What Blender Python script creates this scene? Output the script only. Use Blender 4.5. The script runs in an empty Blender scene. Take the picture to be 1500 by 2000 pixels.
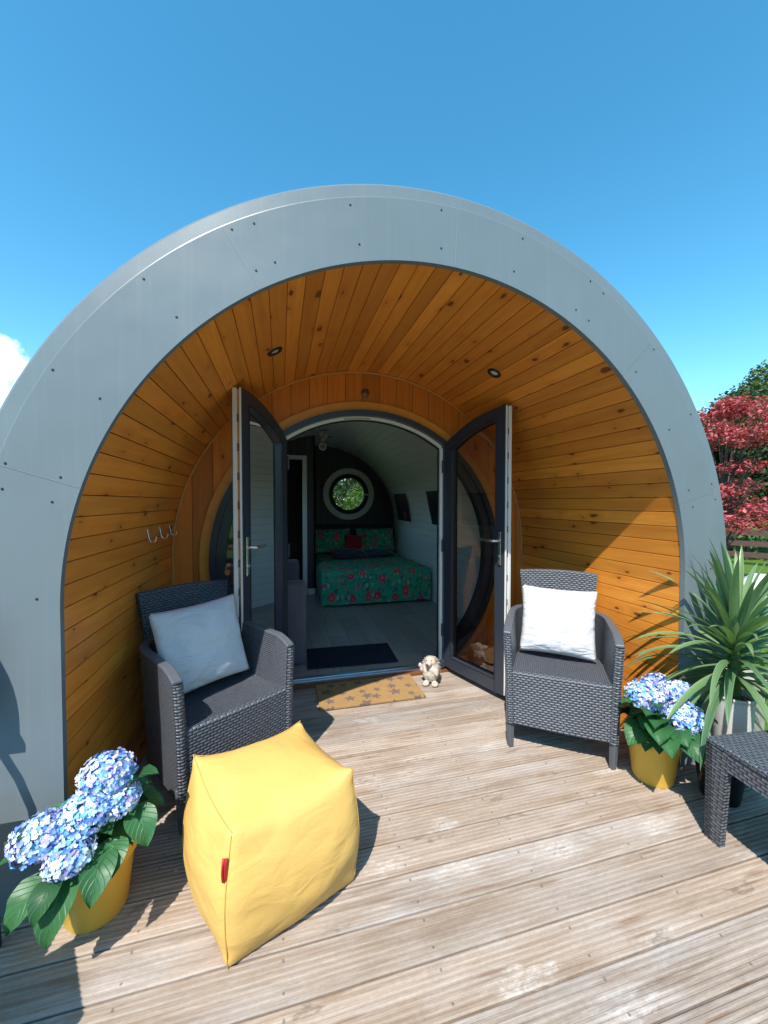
import bpy, bmesh, math, random
from mathutils import Vector, Matrix, noise as mn
R_ = math.radians
sc = bpy.context.scene
COL = sc.collection
random.seed(7)

# ------------------------------------------------------------------ camera
cd = bpy.data.cameras.new('camera'); cam = bpy.data.objects.new('camera', cd); COL.objects.link(cam)
cam.location = (-.659, -1.579, 1.411)
cam.rotation_euler = (math.pi/2 - .0258, 0, -.258)
cd.sensor_fit = 'VERTICAL'; cd.sensor_height = 36; cd.sensor_width = 27
cd.lens = 764.7/2000*36; cd.clip_start = .02; cd.clip_end = 600
sc.camera = cam
# ------------------------------------------------------------------ light
SUN = Vector((-.17, -.262, .42)).normalized()
ELEV = math.asin(SUN.z); ROT = math.atan2(SUN.x, SUN.y)
sc.view_settings.view_transform = 'Standard'
sc.view_settings.look = 'None'; sc.view_settings.gamma = 1
sc.view_settings.exposure = 0.95
sd = bpy.data.lights.new('sun', 'SUN'); so = bpy.data.objects.new('sun', sd); COL.objects.link(so)
sd.energy = 3.3; sd.angle = R_(.53); sd.color = (1, .95, .87)
so.rotation_euler = SUN.to_track_quat('Z', 'Y').to_euler()
sc.cycles.max_bounces = 10; sc.cycles.transparent_max_bounces = 16
W = bpy.data.worlds.new('World'); sc.world = W; W.use_nodes = True


def nd(nt, t, inp=None, out=0, **props):
    n = nt.nodes.new(t)
    for k, v in props.items(): setattr(n, k, v)
    for k, v in (inp or {}).items():
        if isinstance(v, bpy.types.NodeSocket): nt.links.new(v, n.inputs[k])
        else: n.inputs[k].default_value = v
    return n.outputs[out] if out is not None else n


def mt(nt, op, a, b=0., c=None, clamp=False):
    i = {0: a, 1: b}
    if c is not None: i[2] = c
    return nd(nt, 'ShaderNodeMath', i, operation=op, use_clamp=clamp)


def mix(nt, f, a, b, blend='MIX'):
    return nd(nt, 'ShaderNodeMix', {0: f, 6: a, 7: b}, out=2, data_type='RGBA', blend_type=blend)


def ramp(nt, f, lo, hi, a=0., b=1.):
    return nd(nt, 'ShaderNodeMapRange', {0: f, 1: lo, 2: hi, 3: a, 4: b}, clamp=True)


def world_sky():
    nt = W.node_tree; nt.nodes.clear()
    sky = nd(nt, 'ShaderNodeTexSky', sky_type='NISHITA', sun_disc=False, sun_elevation=ELEV, sun_rotation=ROT,
             altitude=60, air_density=1.0, dust_density=.25, ozone_density=2.6)
    hs = nd(nt, 'ShaderNodeHueSaturation', {'Hue': .478, 'Saturation': 1.28, 'Value': 1.0, 'Color': sky})
    tc = nd(nt, 'ShaderNodeTexCoord', out=0)
    # a small cumulus low in the sky beyond the left side of the roof
    cdn = Vector((-.712, 1.22, .325)).normalized()
    dt = nd(nt, 'ShaderNodeVectorMath', {0: tc, 1: cdn}, out=1, operation='DOT_PRODUCT')
    m = ramp(nt, dt, math.cos(R_(5.6)), math.cos(R_(1.5)))
    n1 = nd(nt, 'ShaderNodeTexNoise', {'Vector': tc, 'Scale': 13., 'Detail': 9., 'Roughness': .58})
    c = ramp(nt, mt(nt, 'ADD', n1, mt(nt, 'MULTIPLY', m, .42)), .70, .90)
    c = mt(nt, 'MULTIPLY', c, ramp(nt, m, 0., .25))
    col = mix(nt, mt(nt, 'MULTIPLY', c, .92), hs, (7.2, 7.5, 7.8, 1))
    bg = nd(nt, 'ShaderNodeBackground', {'Color': col, 'Strength': .147})
    o = nt.nodes.new('ShaderNodeOutputWorld'); nt.links.new(bg, o.inputs[0])


world_sky()

# ------------------------------------------------------------------ materials


def mat(name, base=(.5, .5, .5), rough=.5, metal=0., spec=.5, fn=None, **kw):
    m = bpy.data.materials.new(name); m.use_nodes = True
    nt = m.node_tree; b = nt.nodes['Principled BSDF']
    b.inputs['Base Color'].default_value = (*base, 1); b.inputs['Roughness'].default_value = rough
    b.inputs['Metallic'].default_value = metal; b.inputs['Specular IOR Level'].default_value = spec
    for k, v in kw.items(): b.inputs[k.replace('_', ' ')].default_value = v
    if fn: fn(nt, b)
    return m


def obc(nt): return nd(nt, 'ShaderNodeTexCoord', out=3)
def uvc(nt): return nd(nt, 'ShaderNodeTexCoord', out=2)
def sep(nt, v): n = nt.nodes.new('ShaderNodeSeparateXYZ'); nt.links.new(v, n.inputs[0]); return n.outputs
def comb(nt, x, y, z=0.): return nd(nt, 'ShaderNodeCombineXYZ', {0: x, 1: y, 2: z})
def vscale(nt, v, s): return nd(nt, 'ShaderNodeVectorMath', {0: v, 1: s}, operation='MULTIPLY')
def noi(nt, v, s, d=4., r=.5, dist=0.): return nd(nt, 'ShaderNodeTexNoise', {'Vector': v, 'Scale': s, 'Detail': d, 'Roughness': r, 'Distortion': dist})
def att(nt, name='rnd', out=2): return nd(nt, 'ShaderNodeAttribute', attribute_name=name, out=out)


def setc(nt, b, c): nt.links.new(c, b.inputs['Base Color'])
def setr(nt, b, c): nt.links.new(c, b.inputs['Roughness'])


def bump(nt, b, h, dist=.01, strength=1.):
    o = nd(nt, 'ShaderNodeBump', {'Strength': strength, 'Distance': dist, 'Height': h}); nt.links.new(o, b.inputs['Normal'])


def tint(nt, col, f, lo, hi):
    """multiply colour by lo..hi as f goes 0..1"""
    v = ramp(nt, f, 0, 1, lo, hi)
    return mix(nt, 1., col, nd(nt, 'ShaderNodeCombineColor', {0: v, 1: v, 2: v}), 'MULTIPLY')


def wood(c_dark, c_light, c_knot, knots=.55, rough=.42, var=.45):
    def fn(nt, b):
        uv = uvc(nt); r = att(nt)
        g1 = noi(nt, vscale(nt, uv, (1.6, 26, 1)), 1., 5., .6, .6)
        g2 = noi(nt, vscale(nt, uv, (7, 190, 1)), 1., 3., .6)
        g = mt(nt, 'ADD', mt(nt, 'MULTIPLY', g1, .75), mt(nt, 'MULTIPLY', g2, .3))
        col = mix(nt, ramp(nt, g, .35, .7), (*c_dark, 1), (*c_light, 1))
        col = tint(nt, col, r, 1 - var*.55, 1 + var*.45)
        r2 = mt(nt, 'FRACT', mt(nt, 'MULTIPLY', r, 7.31))
        col = mix(nt, mt(nt, 'MULTIPLY', r2, .30), col, (c_light[0]*.8, c_light[1]*.58, c_light[2]*.45, 1))
        # knots
        kv = vscale(nt, uv, (3.6, 7.5, 1))
        wob = noi(nt, vscale(nt, uv, (20, 30, 1)), 1., 2.)
        vo = nd(nt, 'ShaderNodeTexVoronoi', {'Vector': kv, 'Scale': 1., 'Randomness': 1.}, out=None, voronoi_dimensions='2D')
        rc = sep(nt, vo.outputs[1])
        d = mt(nt, 'ADD', vo.outputs[0], mt(nt, 'MULTIPLY', mt(nt, 'SUBTRACT', wob, .5), .20))
        size = mt(nt, 'MULTIPLY', mt(nt, 'POWER', rc[0], 2.), .11)
        k = mt(nt, 'MULTIPLY', ramp(nt, mt(nt, 'SUBTRACT', d, size), 0., .035, 1., 0.), mt(nt, 'GREATER_THAN', rc[1], 1-knots))
        halo = mt(nt, 'MULTIPLY', ramp(nt, mt(nt, 'SUBTRACT', d, size), 0., .30, 1., 0.), mt(nt, 'GREATER_THAN', rc[1], 1-knots))
        col = mix(nt, mt(nt, 'MULTIPLY', halo, .34), col, (c_dark[0]*.7, c_dark[1]*.55, c_dark[2]*.5, 1))
        col = mix(nt, mt(nt, 'MULTIPLY', k, .85), col, (*c_knot, 1))
        # a few cross bands where branches cut the board
        setc(nt, b, col)
        setr(nt, b, ramp(nt, g2, 0, 1, rough-.08, rough+.12))
        bump(nt, b, mt(nt, 'ADD', g2, mt(nt, 'MULTIPLY', k, -.6)), .0012, .5)
    return fn


M = {}
M['pine'] = mat('pine', rough=.4, fn=wood((.66, .215, .026), (.85, .345, .048), (.12, .028, .006), .62, var=.40))
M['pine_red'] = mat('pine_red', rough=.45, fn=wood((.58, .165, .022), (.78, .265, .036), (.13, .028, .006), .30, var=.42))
M['pine_trim'] = mat('pine_trim', (.60, .27, .05), .38, fn=lambda nt, b: setc(nt, b, mix(nt, noi(nt, vscale(nt, obc(nt), (3, 3, 3)), 6, 5), (.66, .23, .032, 1), (.80, .36, .06, 1))))
M['gap'] = mat('groove', (.03, .012, .004), .8)


def fn_deck(nt, b):
    uv = uvc(nt); r = att(nt)
    g1 = noi(nt, vscale(nt, uv, (1.3, 22, 1)), 1., 6., .62, .8)
    g2 = noi(nt, vscale(nt, uv, (5, 150, 1)), 1., 4., .65)
    g3 = noi(nt, vscale(nt, uv, (2.2, 5, 1)), 1., 4., .6)
    col = mix(nt, ramp(nt, g1, .32, .68), (.21, .155, .118, 1), (.43, .365, .31, 1))
    col = mix(nt, ramp(nt, g3, .45, .75), col, (.40, .37, .35, 1))
    col = mix(nt, ramp(nt, g2, .50, .72, 0., .42), col, (.15, .11, .085, 1))
    col = mix(nt, mt(nt, 'MULTIPLY', ramp(nt, g2, .25, .45, 1., 0.), .5), col, (.58, .52, .43, 1))
    col = tint(nt, col, r, .84, 1.12)
    r2 = mt(nt, 'FRACT', mt(nt, 'MULTIPLY', r, 5.7))
    col = mix(nt, mt(nt, 'MULTIPLY', r2, .28), col, (.42, .27, .15, 1))
    # bleached knot whorls
    kv = vscale(nt, uv, (2.3, 4.6, 1))
    wb = nd(nt, 'ShaderNodeTexNoise', {'Vector': vscale(nt, uv, (14, 40, 1)), 'Scale': 1., 'Detail': 4.}, out=1)
    kv = nd(nt, 'ShaderNodeVectorMath', {0: kv, 1: vscale(nt, wb, (.75, .55, 0))}, operation='ADD')
    vo = nd(nt, 'ShaderNodeTexVoronoi', {'Vector': kv, 'Scale': 1.}, out=None, voronoi_dimensions='2D')
    rc = sep(nt, vo.outputs[1])
    on = mt(nt, 'GREATER_THAN', rc[1], .55)
    w = mt(nt, 'MULTIPLY', ramp(nt, mt(nt, 'SUBTRACT', vo.outputs[0], mt(nt, 'MULTIPLY', mt(nt, 'POWER', rc[0], 2.), .14)), .0, .20, 1., 0.), on)
    streak = noi(nt, vscale(nt, uv, (34, 75, 1)), 1., 5., .75, .6)
    w2 = mt(nt, 'MULTIPLY', w, ramp(nt, streak, .35, .62))
    col = mix(nt, mt(nt, 'MULTIPLY', w2, .62), col, (.62, .58, .53, 1))
    kk = mt(nt, 'MULTIPLY', ramp(nt, vo.outputs[0], .03, .10, 1., 0.), mt(nt, 'GREATER_THAN', rc[2], .5))
    col = mix(nt, mt(nt, 'MULTIPLY', kk, .55), col, (.16, .11, .08, 1))
    # short brown splits
    vs = nd(nt, 'ShaderNodeTexVoronoi', {'Vector': vscale(nt, uv, (1.9, 16, 1)), 'Scale': 1.}, out=None, voronoi_dimensions='2D')
    rs = sep(nt, vs.outputs[1])
    sp = mt(nt, 'MULTIPLY', ramp(nt, vs.outputs[0], .06, .14, 1., 0.), mt(nt, 'GREATER_THAN', rs[0], .8))
    col = mix(nt, mt(nt, 'MULTIPLY', sp, .55), col, (.20, .10, .05, 1))
    oo = sep(nt, obc(nt))
    fx = mt(nt, 'MULTIPLY', mt(nt, 'SUBTRACT', mt(nt, 'FRACT', mt(nt, 'DIVIDE', mt(nt, 'ADD', oo[0], 9.17), .46)), .5), .46)
    fy = mt(nt, 'FRACT', mt(nt, 'DIVIDE', mt(nt, 'SUBTRACT', 1.398+14.5, oo[1]), .145))
    fy = mt(nt, 'MULTIPLY', mt(nt, 'SUBTRACT', mt(nt, 'ABSOLUTE', mt(nt, 'SUBTRACT', fy, .48)), .29), .145)
    dd = mt(nt, 'SQRT', mt(nt, 'ADD', mt(nt, 'MULTIPLY', fx, fx), mt(nt, 'MULTIPLY', fy, fy)))
    col = mix(nt, ramp(nt, dd, .0030, .0052, .55, 0.), col, (.05, .04, .035, 1))
    dirt = noi(nt, vscale(nt, uv, (3.5, 9, 1)), 1., 5., .7, 1.)
    col = mix(nt, ramp(nt, dirt, .55, .75, 0., .40), col, (.17, .125, .10, 1))
    fine = noi(nt, vscale(nt, uv, (60, 90, 1)), 1., 3., .6)
    col = tint(nt, col, fine, .82, 1.16)
    setc(nt, b, col); setr(nt, b, ramp(nt, g3, 0, 1, .62, .85))
    bump(nt, b, mt(nt, 'ADD', g2, mt(nt, 'MULTIPLY', streak, .5)), .003, .6)


M['deck'] = mat('deck_boards', rough=.75, spec=.3, fn=fn_deck)


def fn_fascia(nt, b):
    o = obc(nt)
    n = noi(nt, o, 1.1, 3., .45, .3); n2 = noi(nt, o, 260, 2.)
    fl = noi(nt, vscale(nt, o, (3, 3, 3)), 3., 6., .7)
    col = mix(nt, ramp(nt, n, .3, .7), (.150, .186, .206, 1), (.170, .208, .230, 1))
    strk = noi(nt, vscale(nt, o, (38, 1, 1.1)), 1., 5., .6)
    col = mix(nt, ramp(nt, strk, .50, .75, 0., .09), col, (.33, .36, .37, 1))
    dust = noi(nt, vscale(nt, o, (5, 5, 5)), 1., 8., .75)
    col = tint(nt, col, dust, .95, 1.05)
    sc_ = noi(nt, vscale(nt, o, (9, 9, 60)), 1., 6., .75, 1.5)
    col = mix(nt, ramp(nt, sc_, .66, .78, 0., .35), col, (.5, .55, .58, 1))
    setc(nt, b, col); setr(nt, b, ramp(nt, fl, .3, .7, .34, .44))
    bump(nt, b, mt(nt, 'ADD', mt(nt, 'MULTIPLY', n, 1.), mt(nt, 'MULTIPLY', n2, .001)), .035, .5)


M['fascia'] = mat('grey_fascia', rough=.3, spec=.5, fn=fn_fascia)
M['roof'] = mat('roof_metal', (.17, .22, .25), .35, .0)
M['seam'] = mat('panel_seam', (.24, .28, .30), .5)
M['screw'] = mat('screw_steel', (.03, .034, .04), .5, .3)
M['anth'] = mat('anthracite_frame', (.030, .040, .058), .32, fn=lambda nt, b: (setc(nt, b, mix(nt, noi(nt, obc(nt), 90, 3), (.026, .035, .052, 1), (.034, .045, .064, 1))), bump(nt, b, noi(nt, obc(nt), 400, 2), .0006, .4)))
M['upvc'] = mat('white_upvc', (.82, .82, .79), .3)
M['rubber'] = mat('black_seal', (.015, .015, .017), .6)
M['alu'] = mat('brushed_aluminium', (.55, .60, .66), .3, .85, fn=lambda nt, b: setr(nt, b, ramp(nt, noi(nt, vscale(nt, obc(nt), (2, 80, 80)), 4, 3), 0, 1, .2, .42)))
M['chrome'] = mat('satin_chrome', (.72, .73, .74), .2, .95)
M['brass'] = mat('copper_key_fob', (.55, .25, .12), .35, .6)
M['black'] = mat('black_plastic', (.018, .018, .02), .4)


def glass_mat(name, tintc, refl=1.):
    m = bpy.data.materials.new(name); m.use_nodes = True; nt = m.node_tree; nt.nodes.clear()
    tr = nd(nt, 'ShaderNodeBsdfTransparent', {0: (*tintc, 1)})
    gl = nd(nt, 'ShaderNodeBsdfGlossy', {'Color': (1, 1, 1, 1), 'Roughness': .0})
    fr = nd(nt, 'ShaderNodeFresnel', {'IOR': 1.6})
    f = mt(nt, 'MULTIPLY', fr, 1.5*refl, clamp=True)
    ms = nd(nt, 'ShaderNodeMixShader', {0: f, 1: tr, 2: gl})
    o = nt.nodes.new('ShaderNodeOutputMaterial'); nt.links.new(ms, o.inputs[0])
    return m


M['glass'] = glass_mat('window_glass', (.78, .82, .81), 1.25)


def fn_weave(L, P, base, dark, rough=.42):
    def fn(nt, b):
        s = sep(nt, uvc(nt))
        v = mt(nt, 'DIVIDE', s[1], P); row = mt(nt, 'FLOOR', v); fv = mt(nt, 'SUBTRACT', v, row)
        u = mt(nt, 'ADD', mt(nt, 'DIVIDE', s[0], L), mt(nt, 'MULTIPLY', row, .5)); fu = mt(nt, 'FRACT', u)
        a = mt(nt, 'SUBTRACT', mt(nt, 'MULTIPLY', fu, 2), 1); c = mt(nt, 'SUBTRACT', mt(nt, 'MULTIPLY', fv, 2), 1)
        hu = mt(nt, 'SUBTRACT', 1, mt(nt, 'POWER', mt(nt, 'ABSOLUTE', a), 2.6))
        hv = mt(nt, 'SUBTRACT', 1, mt(nt, 'POWER', mt(nt, 'ABSOLUTE', c), 2.2))
        h = mt(nt, 'MULTIPLY', mt(nt, 'POWER', hu, .7), mt(nt, 'POWER', hv, .7))
        cell = nd(nt, 'ShaderNodeTexWhiteNoise', {0: comb(nt, mt(nt, 'FLOOR', u), row)}, noise_dimensions='3D')
        col = mix(nt, ramp(nt, h, .10, .42), (*dark, 1), (*base, 1))  # shade in the weave gaps is put into the base colour
        col = tint(nt, col, cell, .86, 1.12)
        setc(nt, b, col); b.inputs['Roughness'].default_value = rough
        bump(nt, b, h, .006, 1.)
    return fn


M['weave'] = mat('rattan_weave', spec=.5, fn=fn_weave(.031, .0135, (.112, .126, .148), (.018, .019, .024), .36))
M['weave_fine'] = mat('rattan_weave_fine', spec=.5, fn=fn_weave(.026, .0105, (.105, .118, .140), (.036, .038, .046), .38))
M['resin'] = mat('dark_resin', (.098, .110, .130), .42, fn=lambda nt, b: bump(nt, b, noi(nt, obc(nt), 140, 3), .001, .4))


def fn_fab(c1, c2, sc1=350., bw=.0008, wr=0.):
    def fn(nt, b):
        o = obc(nt); n = noi(nt, o, sc1, 2); big = noi(nt, o, 5, 4)
        setc(nt, b, mix(nt, ramp(nt, mt(nt, 'ADD', mt(nt, 'MULTIPLY', n, .5), mt(nt, 'MULTIPLY', big, .5)), .3, .7), (*c1, 1), (*c2, 1)))
        if wr:
            w = noi(nt, vscale(nt, o, (1, 1, 2.2)), 7., 4., .5, 1.2)
            bump(nt, b, mt(nt, 'ADD', w, mt(nt, 'MULTIPLY', n, .03)), wr, .8)
        else: bump(nt, b, n, bw, .5)
    return fn


M['cushion'] = mat('white_linen', rough=.9, spec=.2, fn=fn_fab((.60, .61, .64), (.70, .71, .735), wr=.022), Sheen_Weight=.15)
M['bean'] = mat('yellow_canvas', rough=.55, spec=.35, fn=fn_fab((.78, .465, .125), (.81, .51, .15), 500., wr=.006))
M['beanseam'] = mat('yellow_piping', (.62, .36, .08), .6)
M['redtag'] = mat('red_label', (.50, .02, .02), .5)
M['pot'] = mat('yellow_plastic_pot', rough=.42, spec=.4, fn=fn_fab((.72, .44, .06), (.76, .47, .07), 30.))
M['palepot'] = mat('pale_ribbed_pot', (.62, .62, .60), .55)
M['blackpot'] = mat('black_pot', (.012, .012, .013), .3)
M['soil'] = mat('bark_soil', rough=1., fn=fn_fab((.06, .03, .015), (.22, .11, .07), 60., .01))
M['brass2'] = mat('antique_knob', (.18, .13, .09), .4, .5)


def fn_leaf(c1, c2, rough=.38, trans=.25, veins=False):
    def fn(nt, b):
        r = att(nt)
        col = mix(nt, r, (*c1, 1), (*c2, 1))
        if veins:
            s = sep(nt, uvc(nt))
            ax = mt(nt, 'ABSOLUTE', mt(nt, 'SUBTRACT', s[0], .5))
            w = mt(nt, 'FRACT', mt(nt, 'MULTIPLY', mt(nt, 'SUBTRACT', s[1], mt(nt, 'MULTIPLY', ax, .7)), 7.))
            line = mt(nt, 'MAXIMUM', ramp(nt, w, .0, .16, 1., 0.), ramp(nt, ax, .0, .025, 1., 0.))
            col = mix(nt, mt(nt, 'MULTIPLY', line, .55), col, (c2[0]*1.8, c2[1]*1.35, c2[2]*1.8, 1))
            bump(nt, b, mt(nt, 'SUBTRACT', 1., line), .003, .6)
        setc(nt, b, col); b.inputs['Roughness'].default_value = rough
        out = [n for n in nt.nodes if n.type == 'OUTPUT_MATERIAL'][0]
        t = nd(nt, 'ShaderNodeBsdfTranslucent', {0: mix(nt, 1., col, (1.0, 1.25, .5, 1), 'MULTIPLY')})
        nt.links.new(nd(nt, 'ShaderNodeMixShader', {0: trans, 1: b.outputs[0], 2: t}), out.inputs[0])
    return fn


M['hleaf'] = mat('hydrangea_leaf', fn=fn_leaf((.018, .085, .025), (.055, .19, .065), .45, .22, True))
M['petal'] = mat('hydrangea_petal', rough=.7, spec=.2)


def fn_petal(nt, b):
    c = nd(nt, 'ShaderNodeAttribute', attribute_name='col', out=0)
    setc(nt, b, c)


fn_petal(M['petal'].node_tree, M['petal'].node_tree.nodes['Principled BSDF'])
M['stem'] = mat('green_stem', (.07, .13, .03), .5)


def fn_strap(nt, b):
    s = sep(nt, uvc(nt)); r = att(nt)
    ax = mt(nt, 'ABSOLUTE', mt(nt, 'SUBTRACT', s[0], .5))
    col = mix(nt, r, (.075, .17, .08, 1), (.21, .33, .13, 1))
    st = noi(nt, comb(nt, mt(nt, 'MULTIPLY', s[0], 14), mt(nt, 'MULTIPLY', s[1], .8), mt(nt, 'MULTIPLY', r, 30)), 1., 2.)
    col = mix(nt, ramp(nt, st, .5, .7, 0., .5), col, (.30, .40, .22, 1))
    col = mix(nt, ramp(nt, ax, .40, .5, 0., .6), col, (.36, .44, .25, 1))
    tipn = mt(nt, 'ADD', s[1], mt(nt, 'MULTIPLY', r, .10))
    col = mix(nt, ramp(nt, tipn, .98, 1.05, 0., .9), col, (.25, .15, .06, 1))
    setc(nt, b, col); b.inputs['Roughness'].default_value = .36
    out = [n for n in nt.nodes if n.type == 'OUTPUT_MATERIAL'][0]
    t = nd(nt, 'ShaderNodeBsdfTranslucent', {0: mix(nt, 1., col, (1.1, 1.3, .5, 1), 'MULTIPLY')})
    nt.links.new(nd(nt, 'ShaderNodeMixShader', {0: .22, 1: b.outputs[0], 2: t}), out.inputs[0])


M['strap'] = mat('strap_leaf', fn=fn_strap)


def fn_ptrunk(nt, b):
    o = obc(nt); s = sep(nt, o)
    w = mt(nt, 'SINE', mt(nt, 'ADD', mt(nt, 'MULTIPLY', s[2], 420), mt(nt, 'MULTIPLY', noi(nt, o, 20, 3), 5)))
    setc(nt, b, mix(nt, ramp(nt, w, -1, 1), (.42, .41, .37, 1), (.52, .51, .48, 1)))
    bump(nt, b, w, .0015, .4)


M['ptrunk'] = mat('pale_ringed_trunk', rough=.8, fn=fn_ptrunk)
M['gleaf'] = mat('green_leaf', fn=fn_leaf((.045, .085, .018), (.16, .20, .05), .5, .3))
M['dleaf'] = mat('dark_leaf', fn=fn_leaf((.016, .042, .010), (.055, .10, .022), .5, .25))
M['yleaf'] = mat('yellow_green_leaf', fn=fn_leaf((.045, .11, .012), (.16, .24, .03), .5, .35))
M['rleaf'] = mat('red_leaf', fn=fn_leaf((.24, .014, .025), (.80, .17, .20), .5, .35))
M['bark'] = mat('bark', rough=.9, fn=fn_fab((.05, .035, .025), (.12, .09, .07), 20., .02))


def fn_grass(nt, b):
    o = obc(nt)
    n = noi(nt, o, .8, 5., .6); n2 = noi(nt, o, 30., 4., .7)
    col = mix(nt, ramp(nt, n2, .3, .7), (.055, .12, .018, 1), (.14, .25, .04, 1))
    setc(nt, b, tint(nt, col, n, .8, 1.2)); bump(nt, b, n2, .03, .8)


M['lawn'] = mat('lawn', rough=.9, spec=.15, fn=fn_grass)
M['grass'] = mat('grass_blade', fn=fn_leaf((.06, .14, .02), (.16, .28, .05), .5, .35))
M['path'] = mat('asphalt_path', rough=.9, fn=fn_fab((.045, .048, .052), (.07, .073, .078), 40., .006))
M['fence'] = mat('brown_fence', rough=.8, fn=fn_fab((.075, .038, .028), (.13, .075, .06), 30., .004))
M['pole'] = mat('pale_timber', rough=.75, fn=fn_fab((.30, .25, .19), (.50, .44, .35), 14., .004))
M['rope'] = mat('rope', (.42, .36, .26), .9)
M['whitewash'] = mat('pale_stone_box', rough=.7, fn=fn_fab((.42, .42, .41), (.55, .55, .54), 12., .003))


def fn_coir(nt, b):
    o = obc(nt); s = sep(nt, o)
    n = noi(nt, o, 420, 3); n2 = noi(nt, o, 14, 4)
    col = mix(nt, ramp(nt, n, .3, .7), (.30, .17, .065, 1), (.54, .35, .16, 1))
    # printed stars: cells holding a five pointed star each
    def stars(scale, size, off):
        v = nd(nt, 'ShaderNodeVectorMath', {0: o, 1: off}, operation='ADD')
        vo = nd(nt, 'ShaderNodeTexVoronoi', {'Vector': v, 'Scale': scale, 'Randomness': .55}, out=None, voronoi_dimensions='2D')
        loc = sep(nt, nd(nt, 'ShaderNodeVectorMath', {0: v, 1: vo.outputs[2]}, operation='SUBTRACT'))
        rc = sep(nt, vo.outputs[1])
        r = mt(nt, 'SQRT', mt(nt, 'ADD', mt(nt, 'MULTIPLY', loc[0], loc[0]), mt(nt, 'MULTIPLY', loc[1], loc[1])))
        a = mt(nt, 'ADD', mt(nt, 'ARCTAN2', loc[1], loc[0]), mt(nt, 'MULTIPLY', rc[0], 6.28))
        seg = mt(nt, 'ABSOLUTE', mt(nt, 'SUBTRACT', mt(nt, 'FRACT', mt(nt, 'DIVIDE', a, 1.2566)), .5))
        lim = mt(nt, 'MULTIPLY', mt(nt, 'SUBTRACT', 1., mt(nt, 'MULTIPLY', mt(nt, 'POWER', mt(nt, 'MULTIPLY', seg, 2), .75), .58)), mt(nt, 'MULTIPLY', mt(nt, 'ADD', .65, mt(nt, 'MULTIPLY', rc[1], .5)), size))
        return mt(nt, 'LESS_THAN', r, lim)
    st = stars(8.6, .047, (.21, .13, 0))
    col = mix(nt, mt(nt, 'MULTIPLY', st, ramp(nt, n, .25, .6, .55, .95)), col, (.16, .13, .13, 1))
    setc(nt, b, tint(nt, col, n2, .85, 1.12)); bump(nt, b, n, .004, 1.)


M['coir'] = mat('coir_stars', rough=1., spec=.1, fn=fn_coir)
M['darkmat'] = mat('dark_carpet_mat', rough=1., spec=.1, fn=fn_fab((.020, .026, .040), (.034, .042, .060), 500., .003))


def fn_floor(nt, b):
    o = obc(nt)
    br = nd(nt, 'ShaderNodeTexBrick', {'Vector': nd(nt, 'ShaderNodeVectorRotate', {'Vector': o, 'Angle': math.pi/2}, rotation_type='Z_AXIS'),
            'Color1': (.33, .29, .26, 1), 'Color2': (.42, .38, .345, 1), 'Mortar': (.08, .07, .06, 1), 'Scale': 1., 'Mortar Size': .0015, 'Brick Width': 1.2, 'Row Height': .19})
    g = noi(nt, vscale(nt, o, (40, 2.5, 1)), 1., 5., .6, .5)
    k = noi(nt, vscale(nt, o, (5, 2, 1)), 1.6, 3., .6, 1.)
    col = tint(nt, br, g, .7, 1.2)
    col = mix(nt, ramp(nt, k, .62, .74, 0., .6), col, (.09, .075, .065, 1))
    setc(nt, b, col); b.inputs['Roughness'].default_value = .38


M['floor'] = mat('oak_laminate', fn=fn_floor, rough=.4)
M['whiteply'] = mat('white_panelling', (.84, .84, .81), .28)
M['whitegap'] = mat('white_gap', (.20, .20, .19), .7)


def fn_dpanel(nt, b):
    o = obc(nt); s = sep(nt, o)
    f = mt(nt, 'FRACT', mt(nt, 'DIVIDE', mt(nt, 'ADD', s[0], s[1]), .105))
    g = ramp(nt, mt(nt, 'ABSOLUTE', mt(nt, 'SUBTRACT', f, .5)), .455, .49)
    setc(nt, b, mix(nt, g, (.050, .054, .064, 1), (.008, .009, .011, 1)))
    bump(nt, b, mt(nt, 'SUBTRACT', 1., g), .006, 1.)


M['dpanel'] = mat('dark_panelling', rough=.5, fn=fn_dpanel)
M['navy'] = mat('navy_velvet', rough=.8, fn=fn_fab((.016, .019, .034), (.026, .030, .050), 200.), Sheen_Weight=.3)
M['sofa'] = mat('grey_sofa_fabric', rough=.9, fn=fn_fab((.115, .105, .125), (.155, .145, .165), 300.), Sheen_Weight=.2)
M['redc'] = mat('red_cushion', rough=.85, fn=fn_fab((.36, .012, .018), (.46, .02, .028), 300.), Sheen_Weight=.2)


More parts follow.
